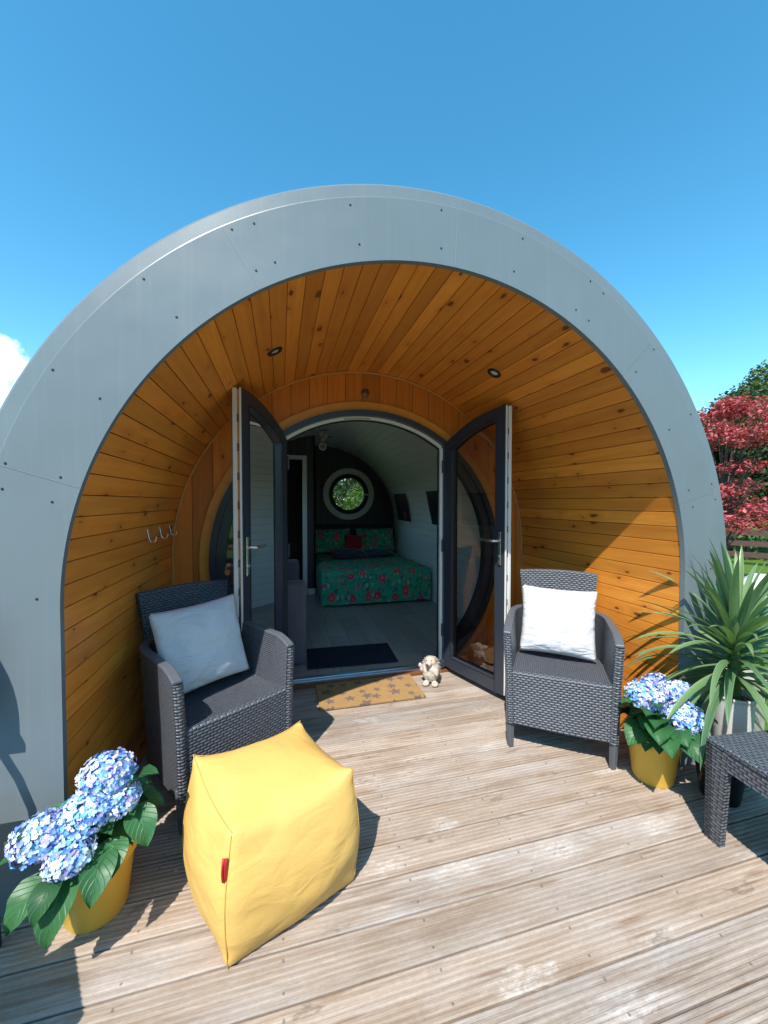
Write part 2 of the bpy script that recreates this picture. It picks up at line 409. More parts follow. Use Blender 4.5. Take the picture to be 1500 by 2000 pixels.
def fn_duvet(nt, b):
    uv = uvc(nt)
    n = noi(nt, uv, 30, 3)
    col = mix(nt, n, (.03, .36, .20, 1), (.045, .50, .29, 1))
    # stems
    st = noi(nt, vscale(nt, uv, (1, 1, 1)), 7., 3., .5, 1.6)
    line = ramp(nt, mt(nt, 'ABSOLUTE', mt(nt, 'SUBTRACT', st, .5)), .006, .016, 1., 0.)
    col = mix(nt, mt(nt, 'MULTIPLY', line, .75), col, (.03, .045, .03, 1))

    def flowers(col, scale, size, off, petals, c1, c2, cc, keep):
        v = nd(nt, 'ShaderNodeVectorMath', {0: uv, 1: off}, operation='ADD')
        vo = nd(nt, 'ShaderNodeTexVoronoi', {'Vector': v, 'Scale': scale, 'Randomness': .75}, out=None, voronoi_dimensions='2D')
        loc = sep(nt, nd(nt, 'ShaderNodeVectorMath', {0: v, 1: vo.outputs[2]}, operation='SUBTRACT'))
        rc = sep(nt, vo.outputs[1])
        r = mt(nt, 'SQRT', mt(nt, 'ADD', mt(nt, 'MULTIPLY', loc[0], loc[0]), mt(nt, 'MULTIPLY', loc[1], loc[1])))
        a = mt(nt, 'ADD', mt(nt, 'ARCTAN2', loc[1], loc[0]), mt(nt, 'MULTIPLY', rc[0], 6.28))
        w = mt(nt, 'ABSOLUTE', mt(nt, 'COSINE', mt(nt, 'MULTIPLY', a, petals/2)))
        lim = mt(nt, 'MULTIPLY', mt(nt, 'ADD', .58, mt(nt, 'MULTIPLY', w, .42)), size)
        on = mt(nt, 'GREATER_THAN', rc[2], 1-keep)
        ins = mt(nt, 'MULTIPLY', mt(nt, 'LESS_THAN', r, lim), on)
        pc = mix(nt, mt(nt, 'GREATER_THAN', rc[1], .5), (*c1, 1), (*c2, 1))
        pc = mix(nt, ramp(nt, w, .0, .35, .6, 0.), pc, (.25, .01, .03, 1))
        col = mix(nt, ins, col, pc)
        ring = mt(nt, 'MULTIPLY', mt(nt, 'LESS_THAN', r, mt(nt, 'MULTIPLY', lim, .27)), on)
        return mix(nt, ring, col, (*cc, 1))
    col = flowers(col, 17., .014, (.3, .7, 0), 3., (.02, .03, .12), (.03, .12, .22), (.5, .5, .5), .55)
    col = flowers(col, 13., .019, (1.3, .1, 0), 4., (.62, .25, .22), (.55, .55, .5), (.3, .02, .05), .5)
    col = flowers(col, 15., .017, (2.7, 1.9, 0), 5., (.55, .05, .10), (.04, .10, .04), (.7, .4, .1), .5)
    col = flowers(col, 4.7, .050, (.17, .42, 0), 9., (.72, .04, .10), (.78, .07, .07), (.85, .30, .30), .85)
    setc(nt, b, col)
    bump(nt, b, noi(nt, uv, 4, 3), .02, .5)


M['duvet'] = mat('floral_bedding', rough=.85, fn=fn_duvet)
M['mirror'] = mat('mirror', (.8, .8, .8), .03, 1.)


def fn_stone(nt, b):
    o = obc(nt); n = noi(nt, o, 40, 5, .6); 
    setc(nt, b, mix(nt, ramp(nt, n, .35, .7), (.38, .30, .22, 1), (.74, .70, .62, 1)))
    bump(nt, b, n, .006, .8)


M['stone'] = mat('painted_stone', rough=.8, fn=fn_stone)
M['nose'] = mat('ornament_nose', (.10, .07, .09), .35)
M['lens'] = mat('downlight_lens', (.75, .75, .72), .2)

# ------------------------------------------------------------------ mesh helpers


class MB:
    def __init__(s): s.v = []; s.f = []; s.uv = []; s.r = []; s.c = []; s.cr = 0.; s.cc = None
    def face(s, pts, uvs=None):
        i = len(s.v); s.v += [tuple(p) for p in pts]; s.f.append(tuple(range(i, i+len(pts))))
        s.uv.append(uvs or [(0, 0)]*len(pts)); s.r.append(s.cr); s.c.append(s.cc)
    def box(s, c, d, rot=None, uvo=(0, 0), along=0):
        hx, hy, hz = d[0]/2, d[1]/2, d[2]/2
        P = [Vector((x, y, z)) for x in (-hx, hx) for y in (-hy, hy) for z in (-hz, hz)]
        Q = [(rot @ p if rot else p)+Vector(c) for p in P]
        for q, ax in (((0, 1, 3, 2), (1, 2)), ((4, 6, 7, 5), (1, 2)), ((0, 4, 5, 1), (0, 2)), ((2, 3, 7, 6), (0, 2)), ((0, 2, 6, 4), (0, 1)), ((1, 5, 7, 3), (0, 1))):
            a, b_ = ax
            if b_ == along: a, b_ = b_, a
            s.face([Q[k] for k in q], [(P[k][a]+uvo[0], P[k][b_]+uvo[1]) for k in q])
    def grid(s, fn, nu, nv, uvf=None, loopu=False):
        i0 = len(s.v); cols = nu if loopu else nu+1
        for b in range(nv+1):
            for a in range(cols): s.v.append(tuple(fn(a/nu, b/nv)))
        for b in range(nv):
            for a in range(nu):
                a2 = (a+1) % cols if loopu else a+1
                s.f.append((i0+b*cols+a, i0+b*cols+a2, i0+(b+1)*cols+a2, i0+(b+1)*cols+a))
                q = [(a/nu, b/nv), ((a+1)/nu, b/nv), ((a+1)/nu, (b+1)/nv), (a/nu, (b+1)/nv)]
                s.uv.append([uvf(*t) for t in q] if uvf else q); s.r.append(s.cr); s.c.append(s.cc)
    def tube(s, path, rad, n=8, cap=True, uvs=1.):
        path = [Vector(p) for p in path]; m = len(path)
        rr = rad if isinstance(rad, (list, tuple)) else [rad]*m
        fr = []; up = Vector((0, 0, 1)); L = [0]
        for k in range(1, m): L.append(L[-1]+(path[k]-path[k-1]).length)
        for k in range(m):
            t = (path[min(k+1, m-1)]-path[max(k-1, 0)]).normalized()
            if k == 0:
                if abs(t.z) > .9: up = Vector((1, 0, 0))
                x = t.cross(up).normalized()
            else: x = (x-t*x.dot(t)).normalized()
            fr.append((x, t.cross(x)))
        def fn(u, v):
            k = min(int(round(v*(m-1))), m-1); a = u*2*math.pi
            return path[k]+(fr[k][0]*math.cos(a)+fr[k][1]*math.sin(a))*rr[k]
        s.grid(fn, n, m-1, lambda u, v: (L[min(int(round(v*(m-1))), m-1)]*uvs, u*6.28*rr[0]*uvs), loopu=True)
        if cap:
            s.face([fn(k/n, 0) for k in range(n)][::-1]); s.face([fn(k/n, 1) for k in range(n)])
    def lathe(s, prof, c=(0, 0, 0), n=32, uvs=1.):
        m = len(prof)-1; c = Vector(c)
        def fn(u, v):
            k = int(round(v*m)); a = u*2*math.pi
            return c+Vector((prof[k][0]*math.cos(a), prof[k][0]*math.sin(a), prof[k][1]))
        s.grid(fn, n, m, lambda u, v: (u*6.28*prof[0][0]*uvs, prof[int(round(v*m))][1]*uvs), loopu=True)
    def sph(s, c, r, n=16, m=10):
        c = Vector(c); r = r if isinstance(r, (list, tuple)) else (r, r, r)
        s.grid(lambda u, v: c+Vector((r[0]*math.cos(u*6.2832)*math.sin(v*math.pi), r[1]*math.sin(u*6.2832)*math.sin(v*math.pi), -r[2]*math.cos(v*math.pi))), n, m, loopu=True)
    def build(s, name, m, parent=None, smooth=False, weld=False, loc=None):
        me = bpy.data.meshes.new(name); me.from_pydata(s.v, [], s.f); 
        l = me.uv_layers.new(name='UVMap'); k = 0
        flat = []
        for q in s.uv:
            for t in q: flat += [t[0], t[1]]
        l.data.foreach_set('uv', flat)
        a = me.attributes.new('rnd', 'FLOAT', 'FACE'); a.data.foreach_set('value', s.r)
        if any(c is not None for c in s.c):
            a = me.attributes.new('col', 'FLOAT_COLOR', 'FACE')
            fl = []
            for c in s.c: fl += [*(c or (1, 1, 1)), 1]
            a.data.foreach_set('color', fl)
        me.materials.append(m)
        if weld:
            bm = bmesh.new(); bm.from_mesh(me); bmesh.ops.remove_doubles(bm, verts=bm.verts, dist=1e-5)
            bmesh.ops.recalc_face_normals(bm, faces=bm.faces); bm.to_mesh(me); bm.free()
        if smooth: me.polygons.foreach_set('use_smooth', [True]*len(me.polygons))
        o = bpy.data.objects.new(name, me); COL.objects.link(o)
        if parent: o.parent = parent
        if loc: o.location = loc
        return o


def bev(o, w, seg=2, ang=35):
    bm = bmesh.new(); bm.from_mesh(o.data); bmesh.ops.remove_doubles(bm, verts=bm.verts, dist=1e-5)
    bm.to_mesh(o.data); bm.free()
    m = o.modifiers.new('b', 'BEVEL'); m.width = w; m.segments = seg; m.limit_method = 'ANGLE'; m.angle_limit = R_(ang)
    return o


def thing(name, label, cat, loc=(0, 0, 0), rz=0., group=None):
    o = bpy.data.objects.new(name, None); COL.objects.link(o); o.location = loc; o.rotation_euler = (0, 0, rz)
    o.empty_display_size = .1
    o['label'] = label; o['category'] = cat
    if group: o['group'] = group
    return o


def tag(o, label, cat, group=None, kind=None):
    o['label'] = label; o['category'] = cat
    if group: o['group'] = group
    if kind: o['kind'] = kind
    return o


def struct(o): o['kind'] = 'structure'; return o


def copy_tree(o, parent=None):
    c = o.copy(); COL.objects.link(c); c.parent = parent
    for ch in list(o.children): copy_tree(ch, c)
    return c


# =================================================================== SETTING
GZ = -.40
m = MB(); m.face([(-150, -150, GZ), (150, -150, GZ), (150, 150, GZ), (-150, 150, GZ)])
struct(m.build('ground', M['lawn']))

# ---- deck
m = MB(); pitch = .145; random.seed(3)
y = 1.398; k = 0
XL, XR = -3.3, 1.93
while y > -4.6:
    w = pitch-.006; ng = 7
    prof = [(0, -.028), (0, -.004), (.004, 0)]
    gp = (w-.014)/ng
    for g in range(ng):
        b0 = .007+g*gp
        prof += [(b0, 0), (b0+gp*.18, -.0032), (b0+gp*.46, -.0032), (b0+gp*.62, 0)]
    prof += [(w-.004, 0), (w, -.004), (w, -.028)]
    m.cr = random.random(); uo = random.random()*40; vo = k*.93
    n = len(prof)
    xl, xr = (XL, XR) if y-w < -.02 else (-1.398, 1.398)
    # boards that pass in front of the pod run the full width; those in the porch stop at its walls
    L = 0.
    for i in range(n-1):
        (a0, z0), (a1, z1) = prof[i], prof[i+1]
        L2 = L+math.hypot(a1-a0, z1-z0)
        m.face([(xl, y-a0, z0), (xl, y-a1, z1), (xr, y-a1, z1), (xr, y-a0, z0)],
               [(xl+uo, vo+L), (xl+uo, vo+L2), (xr+uo, vo+L2), (xr+uo, vo+L)])
        L = L2
    m.face([(xr, y-a, z) for a, z in prof], [(uo, vo)]*n)
    m.face([(xl, y-a, z) for a, z in prof][::-1], [(uo, vo)]*n)
    y -= pitch; k += 1
DECKY = y
struct(m.build('deck', M['deck']))
m = MB()
m.box(((XL+XR)/2, (DECKY-.02)/2-.03, -.19), (XR-XL-.04, abs(DECKY)-.06, .30))
m.box((0, .70, -.10), (2.78, 1.36, .12))
struct(m.build('deck_frame', mat('deck_underframe', (.05, .035, .025), .9)))

# ================================================================== POD
RI, RF, RO, CZ, YD, YB = 1.40, 1.645, 1.705, 1.028, 1.45, 5.42
pod = thing('glamping_pod', 'rounded timber lined camping pod with a grey arched front and round glazed doorway', 'camping pod')


def arc_pts(r, n=64, z0=0., cz=CZ, cx=0.):
    """left foot, up the left side, over the arch and down the right side, as (x,z,outward normal)"""
    out = []
    for k in range(9): out.append((cx-r, z0+(cz-z0)*k/9, -1., 0.))
    for k in range(n+1):
        a = math.pi*(1-k/n); out.append((cx+r*math.cos(a), cz+r*math.sin(a), math.cos(a), math.sin(a)))
    for k in range(9): out.append((cx+r, cz-(cz-z0)*(k+1)/9, 1., 0.))
    return out


def sweep(mb, prof, n=96, z0=0., cz=CZ, skip=None):
    """prof: list of (radius, y) joined along the arch"""
    rows = [arc_pts(r, n, z0, cz) for r, _ in prof]
    for j in range(len(prof)-1):
        A, B = rows[j], rows[j+1]; ya, yb = prof[j][1], prof[j+1][1]
        for i in range(len(A)-1):
            if skip and skip[0] < ((i-9+.5)*180/n if 9 <= i < 9+n else (-20 if i < 9 else 200)) < skip[1]: continue
            mb.face([(A[i][0], ya, A[i][1]), (A[i+1][0], ya, A[i+1][1]), (B[i+1][0], yb, B[i+1][1]), (B[i][0], yb, B[i][1])])


m = MB(); sweep(m, [(RI+.002, .030), (RI-.004, .026), (RI-.004, 0.), (RF, 0.), (RF+.004, .001), (RF+.050, .004), (RO, .012), (RO, .09)], 128, -.05)
fascia = m.build('fascia', M['fascia'], pod, weld=True)
SW = (4., 39.); SY0, SY1 = 2.35, 4.05  # opening in the left side, added to let daylight into the room
m = MB(); sweep(m, [(RO-.002, .092), (RO+.004, .095), (RO+.004, SY0)], 96, -.34); sweep(m, [(RO+.004, SY0), (RO+.004, SY1)], 96, -.34, skip=SW); sweep(m, [(RO+.004, SY1), (RO+.004, YB+.1)], 96, -.34)
# rear wall of the shell, outside
roof = m.build('roof_shell', M['roof'], pod, smooth=True, weld=True)
# panel joints and screws on the fascia
JA = [162, 121.5, 87, 46, 15.5]


def fpt(ang, r, yy=-.0015):
    if ang > 180: return Vector((-r, yy, CZ-(ang-180)*.02))
    if ang < 0: return Vector((r, yy, CZ+ang*.02))
    a = R_(ang); return Vector((r*math.cos(a), yy, CZ+r*math.sin(a)))


for a in JA:
    m = MB(); p, q = fpt(a, RI+.0), fpt(a, RF-.002)
    d = (q-p).normalized(); s = Vector((-d.z, 0, d.x))*.0011
    m.face([p-s, q-s, q+s, p+s]); m.build('panel_joint', M['seam'], fascia)
scr = MB(); scr.lathe([(.0001, -.0025), (.003, -.0025), (.0042, -.0012), (.0045, 0)], n=10)
scr0 = None
SA = [(-1.402, 1.858), (-1.123, 2.201), (-0.828, 2.425), (-0.749, 2.461), (-0.382, 2.599), (0.01, 2.652), (0.405, 2.599), (0.774, 2.462), (0.849, 2.415), (1.162, 2.18), (1.413, 1.868), (1.568, 1.507), (1.596, 1.425), (-1.541, 1.539), (-1.551, 1.454), (-1.462, 1.081), (-1.265, 1.771), (-1.019, 2.08), (-0.743, 2.287), (-0.674, 2.328), (-0.345, 2.45), (0.01, 2.492), (0.362, 2.447), (0.695, 2.318), (0.768, 2.276), (1.053, 2.058), (1.271, 1.782), (1.409, 1.473), (1.439, 1.385), (-1.386, 1.495), (-1.412, 1.411), (1.574, 1.054), (1.526, 0.697)]
for x_, z_ in SA:
    p = Vector((x_, 0., z_))
    if scr0 is None: scr0 = scr.build('screw', M['screw'], fascia); o = scr0
    else: o = scr0.copy(); COL.objects.link(o)
    o.location = p; o.rotation_euler = (-math.pi/2, 0, 0)

    

def plank_arch(name, r, y0, y1, pitch, gap, depth, material, parent, cz=CZ, z0=-.02, gapmat=None, seed=1, skip=None):
    """longitudinal boards lining an arch, faces turned inwards, dark gaps between"""
    rnd = random.Random(seed)
    mb = MB(); total = 2*(cz-z0)+math.pi*r; N = int(round(total/pitch)); pt = total/N

    def at(s, rr):
        if s < cz-z0: return (-rr, z0+s)
        s2 = s-(cz-z0)
        if s2 < math.pi*r:
            a = math.pi-s2/r; return (rr*math.cos(a), cz+rr*math.sin(a))
        return (rr, cz-(s2-math.pi*r))
    for i in range(N):
        s0 = i*pt+gap/2; s1 = (i+1)*pt-gap/2; mb.cr = rnd.random(); uo = rnd.random()*50; vo = i*1.37
        P = [(s0, r+depth), (s0, r+.0012), (s0+.0015, r), (s1-.0015, r), (s1, r+.0012), (s1, r+depth)]
        if skip:
            an = ((s0+s1)/2-(cz-z0))/r
            if R_(skip[0]) < max(-.3, min(an, 3.4)) < R_(skip[1]): continue
        pts = [at(s, rr) for s, rr in P]
        for j in range(5):
            (xa, za), (xb, zb) = pts[j], pts[j+1]
            mb.face([(xa, y0, za), (xa, y1, za), (xb, y1, zb), (xb, y0, zb)], [(y0+uo, vo+P[j][0]-s0), (y1+uo, vo+P[j][0]-s0), (y1+uo, vo+P[j+1][0]-s0), (y0+uo, vo+P[j+1][0]-s0)])
    o = mb.build(name, material, parent)
    g = MB(); sweep(g, [(r+depth, y0), (r+depth, y1)], 96, z0, cz, skip)
    g.build('backing', gapmat or M['gap'], o)
    return o


plank_arch('porch_lining', RI, .012, YD, .0815, .0035, .007, M['pine'], pod, seed=4)

# ---- door wall: vertical boards round the circular frame
HC = (-.010, .980); HR = 1.150


def top_z(x, r=RI, cz=CZ): return cz+math.sqrt(max(r*r-x*x, 0))


m = MB(); rnd = random.Random(2); pw = .137; i = 0; x = -RI
while x < RI-1e-4:
    x1 = min(x+pw-.003, RI); m.cr = rnd.random(); uo = rnd.random()*40; ns = 10
    for j in range(ns):
        xa = x+(x1-x)*j/ns; xb = x+(x1-x)*(j+1)/ns
        def hz(xx):
            d = HR*HR-(xx-HC[0])**2
            return math.sqrt(d) if d > 0 else 0
        ta, tb = top_z(xa)+.01, top_z(xb)+.01
        la, lb = hz(xa), hz(xb)
        segs = []
        if la <= 0 and lb <= 0: segs.append((0., ta, 0., tb))
        else:
            segs.append((HC[1]+la, ta, HC[1]+lb, tb))
            if HC[1]-max(la, lb) > 0: segs.append((0., HC[1]-la, 0., HC[1]-lb))
        for (a0, a1, b0, b1) in segs:
            m.face([(xa, YD, a0), (xb, YD, b0), (xb, YD, b1), (xa, YD, a1)], [(a0+uo, xa-x+i*1.3), (b0+uo, xb-x+i*1.3), (b1+uo, xb-x+i*1.3), (a1+uo, xa-x+i*1.3)])
    x += pw; i += 1
dw = m.build('door_wall', M['pine_red'], pod)
m = MB()
for side in (0,):
    n = 160
    for k in range(n):
        a0, a1 = 2*math.pi*k/n, 2*math.pi*(k+1)/n
        def outr(a):
            # ray from circle centre to a boundary outside the porch arch
            return 2.0
        if HC[1]+HR*math.sin((a0+a1)/2) < -.05 and abs(math.cos(a0)) < .5: pass
        P = [(HC[0]+HR*math.cos(a), YD+.006, HC[1]+HR*math.sin(a)) for a in (a0, a1)]
        Q = []
        for a in (a1, a0):
            lo, hi = HR, 2.6
            for _ in range(24):
                mid = (lo+hi)/2; px, pz = HC[0]+mid*math.cos(a), HC[1]+mid*math.sin(a)
                ins = abs(px) < RO-.03 and pz > -.3 and (pz < CZ or math.hypot(px, pz-CZ) < RO-.03)
                if ins: lo = mid
                else: hi = mid
            Q.append((HC[0]+lo*math.cos(a), YD+.006, HC[1]+lo*math.sin(a)))
        m.face(P+Q)
m.build('board_backing', M['gap'], dw)
# pale bead where wall meets ceiling
m = MB(); m.tube([(x_, YD-.008, z_) for x_, z_, _, _ in arc_pts(RI-.007, 96, 0.)], .0075, 8)
m.build('bead', mat('light_bead', (.62, .30, .10), .4), pod, smooth=True)


def ring(mb, r0, r1, y0, y1, c=HC, n=128, zmin=None, a0=0., a1=2*math.pi):
    P = []
    for k in range(n+1):
        a = a0+(a1-a0)*k/n; P.append((math.cos(a), math.sin(a)))
    pr = [(r0, y1), (r0, y0), (r1, y0), (r1, y1)]
    for k in range(n):
        if zmin is not None and (c[1]+r1*P[k][1] < zmin or c[1]+r1*P[k+1][1] < zmin): continue
        for j in range(3):
            (ra, ya), (rb, yb) = pr[j], pr[j+1]
            mb.face([(c[0]+ra*P[k][0], ya, c[1]+ra*P[k][1]), (c[0]+ra*P[k+1][0], ya, c[1]+ra*P[k+1][1]),
                     (c[0]+rb*P[k+1][0], yb, c[1]+rb*P[k+1][1]), (c[0]+rb*P[k][0], yb, c[1]+rb*P[k][1])])


m = MB(); ring(m, 1.140, 1.212, YD-.022, YD+.01, zmin=0.)
bev(m.build('trim_ring', M['pine_trim'], pod), .004)
cf = MB(); ring(cf, 1.100, 1.143, YD-.05, YD+.07, zmin=0.)
frame = cf.build('circular_frame', M['anth'], pod)
# side sashes
JX = .645
for sgn in (-1, 1):
    m = MB()
    a_lim = math.acos(min((JX+.045)/1.10, 1))
    lo = -math.asin((HC[1]-.05)/1.10)
    if sgn > 0: ring(m, 1.035, 1.102, YD-.03, YD+.05, n=60, a0=max(-a_lim, lo), a1=a_lim)
    else: ring(m, 1.035, 1.102, YD-.03, YD+.05, n=60, a0=math.pi-a_lim, a1=math.pi+min(a_lim, -lo))
    m.build('sash', M['anth'], frame)
    # pane
    m = MB(); xs = [JX+.03+(1.045-JX-.03)*k/24 for k in range(25)]
    for k in range(24):
        za = [math.sqrt(max(1.05**2-(xx)**2, 0)) for xx in (xs[k], xs[k+1])]
        pts = [(HC[0]+sgn*xs[k], YD+.01, max(HC[1]-za[0], .04)), (HC[0]+sgn*xs[k+1], YD+.01, max(HC[1]-za[1], .04)),
               (HC[0]+sgn*xs[k+1], YD+.01, HC[1]+za[1]), (HC[0]+sgn*xs[k], YD+.01, HC[1]+za[0])]
        m.face(pts)
    m.build('pane', M['glass'], frame)
    # jamb
    zt = HC[1]+math.sqrt(1.11**2-(JX+.04)**2)
    m = MB(); m.box((sgn*(JX+.035), YD+.01, zt/2+.02), (.07, .11, zt-.04)); bev(m.build('jamb', M['anth'], frame), .004)
    zt2 = HC[1]+math.sqrt(1.09**2-(JX-.0)**2)
    m = MB(); m.box((sgn*(JX-.012), YD+.022, zt2/2+.02), (.024, .05, zt2-.04)); bev(m.build('white_jamb_strip', M['upvc'], frame), .003)
    m = MB(); m.box((sgn*(JX-.028), YD+.032, zt2/2+.02), (.008, .02, zt2-.05)); m.build('seal', M['rubber'], frame)
# white arch strip over the opening
at_ = math.acos((JX-.0)/1.098)
m = MB(); ring(m, 1.077, 1.1, YD-.005, YD+.045, n=64, a0=at_, a1=math.pi-at_)
m.build('white_head_strip', M['upvc'], frame)
m = MB(); ring(m, 1.069, 1.077, YD+.015, YD+.045, n=64, a0=at_, a1=math.pi-at_); m.build('seal', M['rubber'], frame)
m = MB()
ring(m, 1.0785, 1.0905, YD-.0065, YD+.0, n=16, a0=R_(88), a1=R_(99)); m.build('vent_cover', mat('vent_cover', (.45, .44, .40), .5), frame)
# threshold
th = MB()
th.box((0, YD-.005, .030), (1.30, .020, .018)); th.box((0, YD+.022, .037), (1.30, .024, .022)); th.box((0, YD+.052, .034), (1.30, .028, .02))
bev(th.build('threshold', M['alu'], frame), .003)
m = MB(); m.box((0, YD-.028, .010), (1.62, .05, .022)); m.build('sill_board', mat('dark_sill_wood', (.20, .075, .025), .6), pod)  # one even dark brown for the whole board


# ---- door leaves (local: hinge at origin, leaf runs along +x towards the free edge, outside face at -y)
def leaf(sgn, hinge, ang, label):
    W_ = .622; fw = .082; T = .066
    root = bpy.data.objects.new('door', None); COL.objects.link(root); root.parent = pod; root['label'] = label
    root.location = (hinge[0], hinge[1], 0); root.rotation_euler = (0, 0, ang)
    s = sgn  # +1: leaf extends along +x local, -1: along -x local
    def zt(u, off=0.): return HC[1]+math.sqrt(max((1.088-off)**2-(W_-u)**2, 0))+.012*u/W_
    Z0 = .052
    m = MB()
    n = 24
    def P(u, y_, z): return (s*u, y_, z)
    def prism(ol):
        """closed outline (u,z) extruded through the leaf thickness"""
        A = [P(u, -T/2, z) for u, z in ol]; B = [P(u, T/2, z) for u, z in ol]
        m.face(A); m.face(B[::-1])
        for k in range(len(ol)):
            j = (k+1) % len(ol); m.face([A[k], B[k], B[j], A[j]])
    us = [W_*k/n for k in range(n+1)]
    # stiles / rails as quads strips
    prism([(0, Z0), (fw, Z0), (fw, zt(fw, 0)), (0, zt(0, 0))])
    prism([(W_-fw, Z0), (W_, Z0), (W_, zt(W_)), (W_-fw, zt(W_-fw))])
    prism([(fw, Z0), (W_-fw, Z0), (W_-fw, Z0+fw+.01), (fw, Z0+fw+.01)])
    for k in range(n):
        a = fw+(W_-2*fw)*k/n; b = fw+(W_-2*fw)*(k+1)/n
        prism([(a, zt(a, fw)), (b, zt(b, fw)), (b, zt(b)), (a, zt(a))])
    fr = m.build('leaf_frame', M['anth'], root, weld=True)
    bev(fr, .004, 2, 50)
    # glazing bead
    m = MB()
    path = [P(fw, 0, Z0+fw+.01)]
    for k in range(n+1):
        a = fw+(W_-2*fw)*k/n; path.append(P(a, 0, zt(a, fw)))
    path.append(P(W_-fw, 0, Z0+fw+.01)); path.append(path[0])
    for yy in (-T/2-.001, T/2+.001):
        for k in range(len(path)-1):
            p, q = Vector(path[k]), Vector(path[k+1]); p.y = q.y = yy; m.tube([p, q], .0045, 6)
    m.build('glazing_bead', M['rubber'], root)
    m = MB()
    for k in range(n):
        a = fw-.004+(W_-2*fw+.008)*k/n; b = fw-.004+(W_-2*fw+.008)*(k+1)/n
        m.face([P(a, 0, Z0+fw), P(b, 0, Z0+fw), P(b, 0, zt(b, fw)), P(a, 0, zt(a, fw))])
    m.build('pane', M['glass'], root)
    # free edge: white profile, seal and lock rack
    m = MB()
    m.box(P(W_+.0045, .010, (Z0+zt(W_))/2), (.009, .024, zt(W_)-Z0-.01)); m.box(P(W_+.0045, -.026, (Z0+zt(W_))/2), (.009, .008, zt(W_)-Z0-.01))
    m.build('white_edge', M['upvc'], root)
    m = MB(); m.box(P(W_+.002, -.011, (Z0+zt(W_))/2), (.004, .018, zt(W_)-Z0-.03)); rk = m.build('lock_rack', M['chrome'] if s < 0 else M['alu'], root)
    lm = mat('bronze_latch', (.20, .14, .10), .4, .6)
    for zz in [.2+.17*q for q in range(11)]: m = MB(); m.box(P(W_+.0052, -.011, zz), (.003, .012, .045)); m.build('latch', lm, rk)
    for zz in (.35, 1.05, 1.7): m = MB(); m.tube([P(-.008, -T/2-.004, zz-.05), P(-.008, -T/2-.004, zz+.05)], .010, 10); m.build('hinge', M['anth'], root)
    # handles on both faces
    for yy, sy in ((-T/2, -1), (T/2, 1)):
        m = MB(); m.box(P(W_-fw/2, yy+sy*.006, 1.085), (.028, .010, .235)); pl = bev(m.build('handle_plate', M['chrome'], root), .005, 3)
        m = MB(); q = [P(W_-fw/2, yy+sy*.010, 1.14), P(W_-fw/2, yy+sy*.050, 1.14), P(W_-fw/2-.012, yy+sy*.058, 1.14), P(W_-fw/2-.06, yy+sy*.058, 1.14), P(W_-fw/2-.125, yy+sy*.055, 1.14)]
        m.tube(q, [.010, .010, .010, .0095, .009], 10); m.build('lever', M['chrome'], pl, smooth=True)
        m = MB(); m.tube([P(W_-fw/2, yy+sy*.010, 1.03), P(W_-fw/2, yy+sy*.020, 1.03)], .009, 12); m.build('cylinder_lock', M['chrome'], pl)
    if s < 0 or True:
        pass
    return root


dl = leaf(-1, (-.640, 1.425), 0, 'left glazed door leaf standing open, keys in its lock')
dr = leaf(1, (.672, 1.425), 0, 'right glazed door leaf standing open against the sunlit wall')
# free ends: left at (-.90,.86)   right at (.865,.83)
dl.rotation_euler.z = 0; dr.rotation_euler.z = 0
vl = Vector((-.905+.640, .860-1.425)); dl.rotation_euler.z = math.atan2(vl.y, vl.x)-math.pi
vr = Vector((.868-.672, .845-1.425)); dr.rotation_euler.z = math.atan2(vr.y, vr.x)
# keys in the left leaf, hanging on the side seen from the porch centre
for ch in dl.children:
    if ch.name.startswith('handle_plate'): pass
m = MB(); T2 = .033
m.tube([(-.581, T2+.02, 1.03), (-.581, T2+.05, 1.03)], .004, 8); m.box((-.581, T2+.055, 1.03), (.004, .022, .022))
for k in range(12):
    a = k*math.pi/6; b = (k+1)*math.pi/6
    m.tube([(-.581, T2+.06+.012*math.cos(a), 1.012+.014*math.sin(a)), (-.581, T2+.06+.012*math.cos(b), 1.012+.014*math.sin(b))], .0015, 5)
kk = m.build('key', M['chrome'], dl)
m = MB(); m.tube([(-.586, T2+.06, .985), (-.576, T2+.06, .985)], .018, 18); m.build('key_fob', M['brass'], kk)

# ---- small porch fittings
for (x_, y_, z_) in ((-.686, .70, 2.25), (.686, .715, 2.247)):
    nrm = Vector((-x_, 0, CZ-z_)).normalized()
    e = bpy.data.objects.new('downlight', None); COL.objects.link(e); e.parent = pod
    e.location = Vector((0, y_, CZ))-nrm*(RI-.001); e.rotation_euler = nrm.to_track_quat('Z', 'Y').to_euler()
    m = MB(); m.lathe([(.046, .0), (.046, .004), (.040, .009), (.031, .009), (.026, .002), (.024, -.004)], n=32)
    m.build('bezel', M['black'], e, smooth=True)
    m = MB(); m.lathe([(.0255, -.001), (.015, .0035), (.0001, .0045)], n=24); m.build('lens', M['lens'], e, smooth=True)
for y_ in (.87, 1.10, 1.32):
    m = MB(); z_ = 1.232; xw = -math.sqrt(RI**2-(z_-CZ)**2)+.002
    m.tube([(xw+.002, y_, z_+.02), (xw+.006, y_, z_), (xw+.012, y_, z_-.035), (xw+.026, y_, z_-.05), (xw+.042, y_, z_-.042), (xw+.048, y_, z_-.022)], .0042, 8)
    m.sph((xw+.048, y_, z_-.02), .006, 8, 6); m.sph((xw+.003, y_, z_+.022), .007, 8, 6)
    m.build('coat_hook', M['chrome'], pod, smooth=True)
m = MB(); m.lathe([(.034, 0), (.034, .004), (.028, .009), (.018, .010), (.014, .016), (.0001, .018)], n=24)
o = m.build('vent_cap', M['brass2'], pod, smooth=True); o.location = (-.013, YD-.001, 2.263); o.rotation_euler = (math.pi/2, 0, 0)

